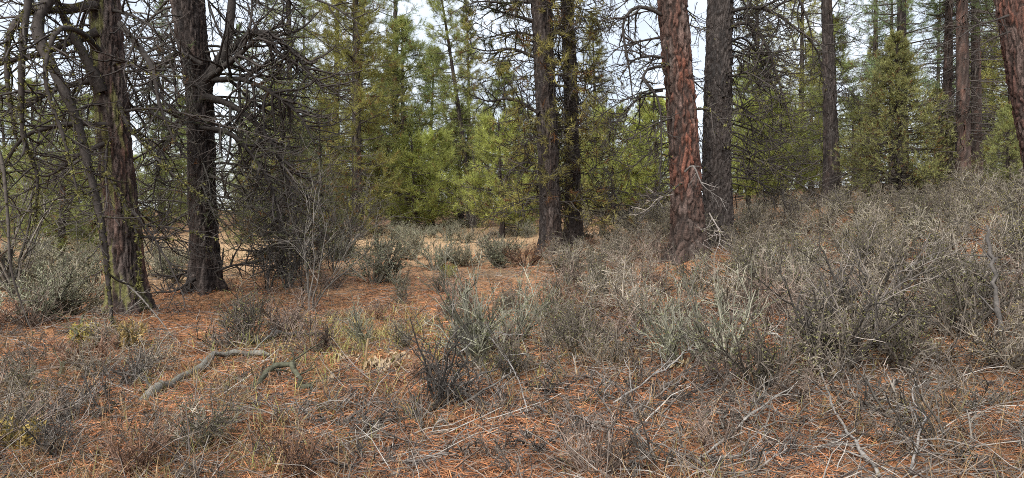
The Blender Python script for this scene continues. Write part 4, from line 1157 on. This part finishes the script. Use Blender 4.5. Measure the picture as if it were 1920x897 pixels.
V = np.stack([p0 - side * w, p0 + side * w, p1 - side * w, p1 + side * w, p2 - side * w * .4, p2 + side * w * .4], 1)
b = np.arange(n)[:, None] * 6
fr = (Y < 8)[:, None]                                   # near needles bend in the middle, far ones are one strip
Q = np.concatenate([b[fr[:, 0]] + np.array([[0, 1, 3, 2]]), b[fr[:, 0]] + np.array([[2, 3, 5, 4]]), b[~fr[:, 0]] + np.array([[0, 1, 5, 4]])])
pal = np.array([[.29, .118, .052], [.38, .172, .078], [.19, .08, .04], [.25, .165, .105], [.09, .046, .03], [.16, .12, .092]])
pc = pal[rngL.choice(6, n, p=[.29, .17, .21, .1, .13, .10])] * rngL.uniform(.7, 1.25, (n, 1))
lit = build_mesh("needle_litter", V.reshape(-1, 3), Q=Q, C=np.repeat(pc, 6, 0))
tag(link("needle_litter", lit, M_LITTER), "orange brown fallen pine needles covering the ground", "litter", kind="stuff")

# small twigs
n = 17000
X, Y = scatter_xy(n, 3.4, 17)
a = rngL.uniform(0, 2 * PI, n)
st = np.stack([X, Y, ground_z(X, Y) + .012], -1)
P = grow(rngL, st, np.stack([np.cos(a), np.sin(a), rngL.uniform(0, .35, n)], -1), rngL.uniform(.12, .55, n), 4, .2, (0, 0, -.06))
P[..., 2] = np.maximum(P[..., 2], ground_z(P[..., 0], P[..., 1]) + .006)
S = Soup()
tw = np.array([[.19, .17, .15], [.12, .10, .085], [.06, .05, .045], [.27, .25, .225]])[rngL.choice(4, n, p=[.2, .38, .38, .04])]
tubes(S, P, taper(rngL.uniform(.0026, .007, n), .0022, 4), 3, tw * rngL.uniform(.8, 1.2, (n, 1)))
tag(link("twig_litter", S.mesh("twig_litter"), M_STEM), "small grey twigs scattered over the forest floor", "litter", kind="stuff")

# dry grass in tufts
S = Soup()
def grass(nt, cx, cy, blades, H, cols, seed):
    r = np.random.default_rng(seed)
    bx = np.repeat(cx, blades) + r.normal(0, .06, nt * blades)
    by = np.repeat(cy, blades) + r.normal(0, .06, nt * blades)
    n = len(bx)
    a = r.uniform(0, 2 * PI, n)
    st = np.stack([bx, by, ground_z(bx, by) - .01], -1)
    P = grow(r, st, np.stack([np.cos(a) * .5, np.sin(a) * .5, np.ones(n)], -1), H * r.uniform(.45, 1.25, n), 4, .1, (0, 0, -.05), (0, 0, -.28))
    t, u, v = frames(P)
    w = (.0016 + .0002 * by)[:, None, None] * np.array([1, .9, .65, .15])[None, :, None]
    V = np.stack([P - u * w, P + u * w], 2).reshape(n, 8, 3)
    b = np.arange(n)[:, None] * 8
    Q = np.concatenate([b + np.array([[2 * k, 2 * k + 1, 2 * k + 3, 2 * k + 2]]) for k in range(3)])
    cols = np.array(cols)[r.integers(0, len(cols), n)] * r.uniform(.7, 1.25, (n, 1))
    S.add(V.reshape(-1, 3), Q=Q, C=np.repeat(cols, 8, 0))
STRAW = [(.23, .16, .085), (.29, .205, .115), (.19, .13, .07), (.17, .15, .06), (.20, .12, .06), (.15, .085, .05), (.17, .14, .11)]
X, Y = scatter_xy(3700, 3.5, 16)
k = fbm(X * .5, Y * .5, 12, 3) > rngL.uniform(.3, .62, 3700)
grass(int(k.sum()), X[k], Y[k], 9, .27, STRAW, 1)
gx_, gy_ = np.concatenate([rngL.normal(-1.7, .9, 190), rngL.normal(.2, .6, 60)]), np.concatenate([rngL.normal(8.3, 1.3, 190), rngL.normal(8.0, 1.2, 60)])           # the greener grass behind the dried rosettes
grass(250, gx_, gy_, 14, .24, [(.26, .24, .08), (.19, .20, .06), (.36, .29, .13)], 2)
X, Y = rngL.normal(-6.5, 5, 900), rngL.normal(29, 6.5, 900)                  # straw over the clearing
grass(900, X, Y, 7, .28, [(.32, .25, .15), (.28, .21, .12), (.23, .20, .11)], 3)
tag(link("dry_grass", S.mesh("dry_grass"), M_DRY), "straw coloured dry grass tufts between the shrubs", "grass", kind="stuff")
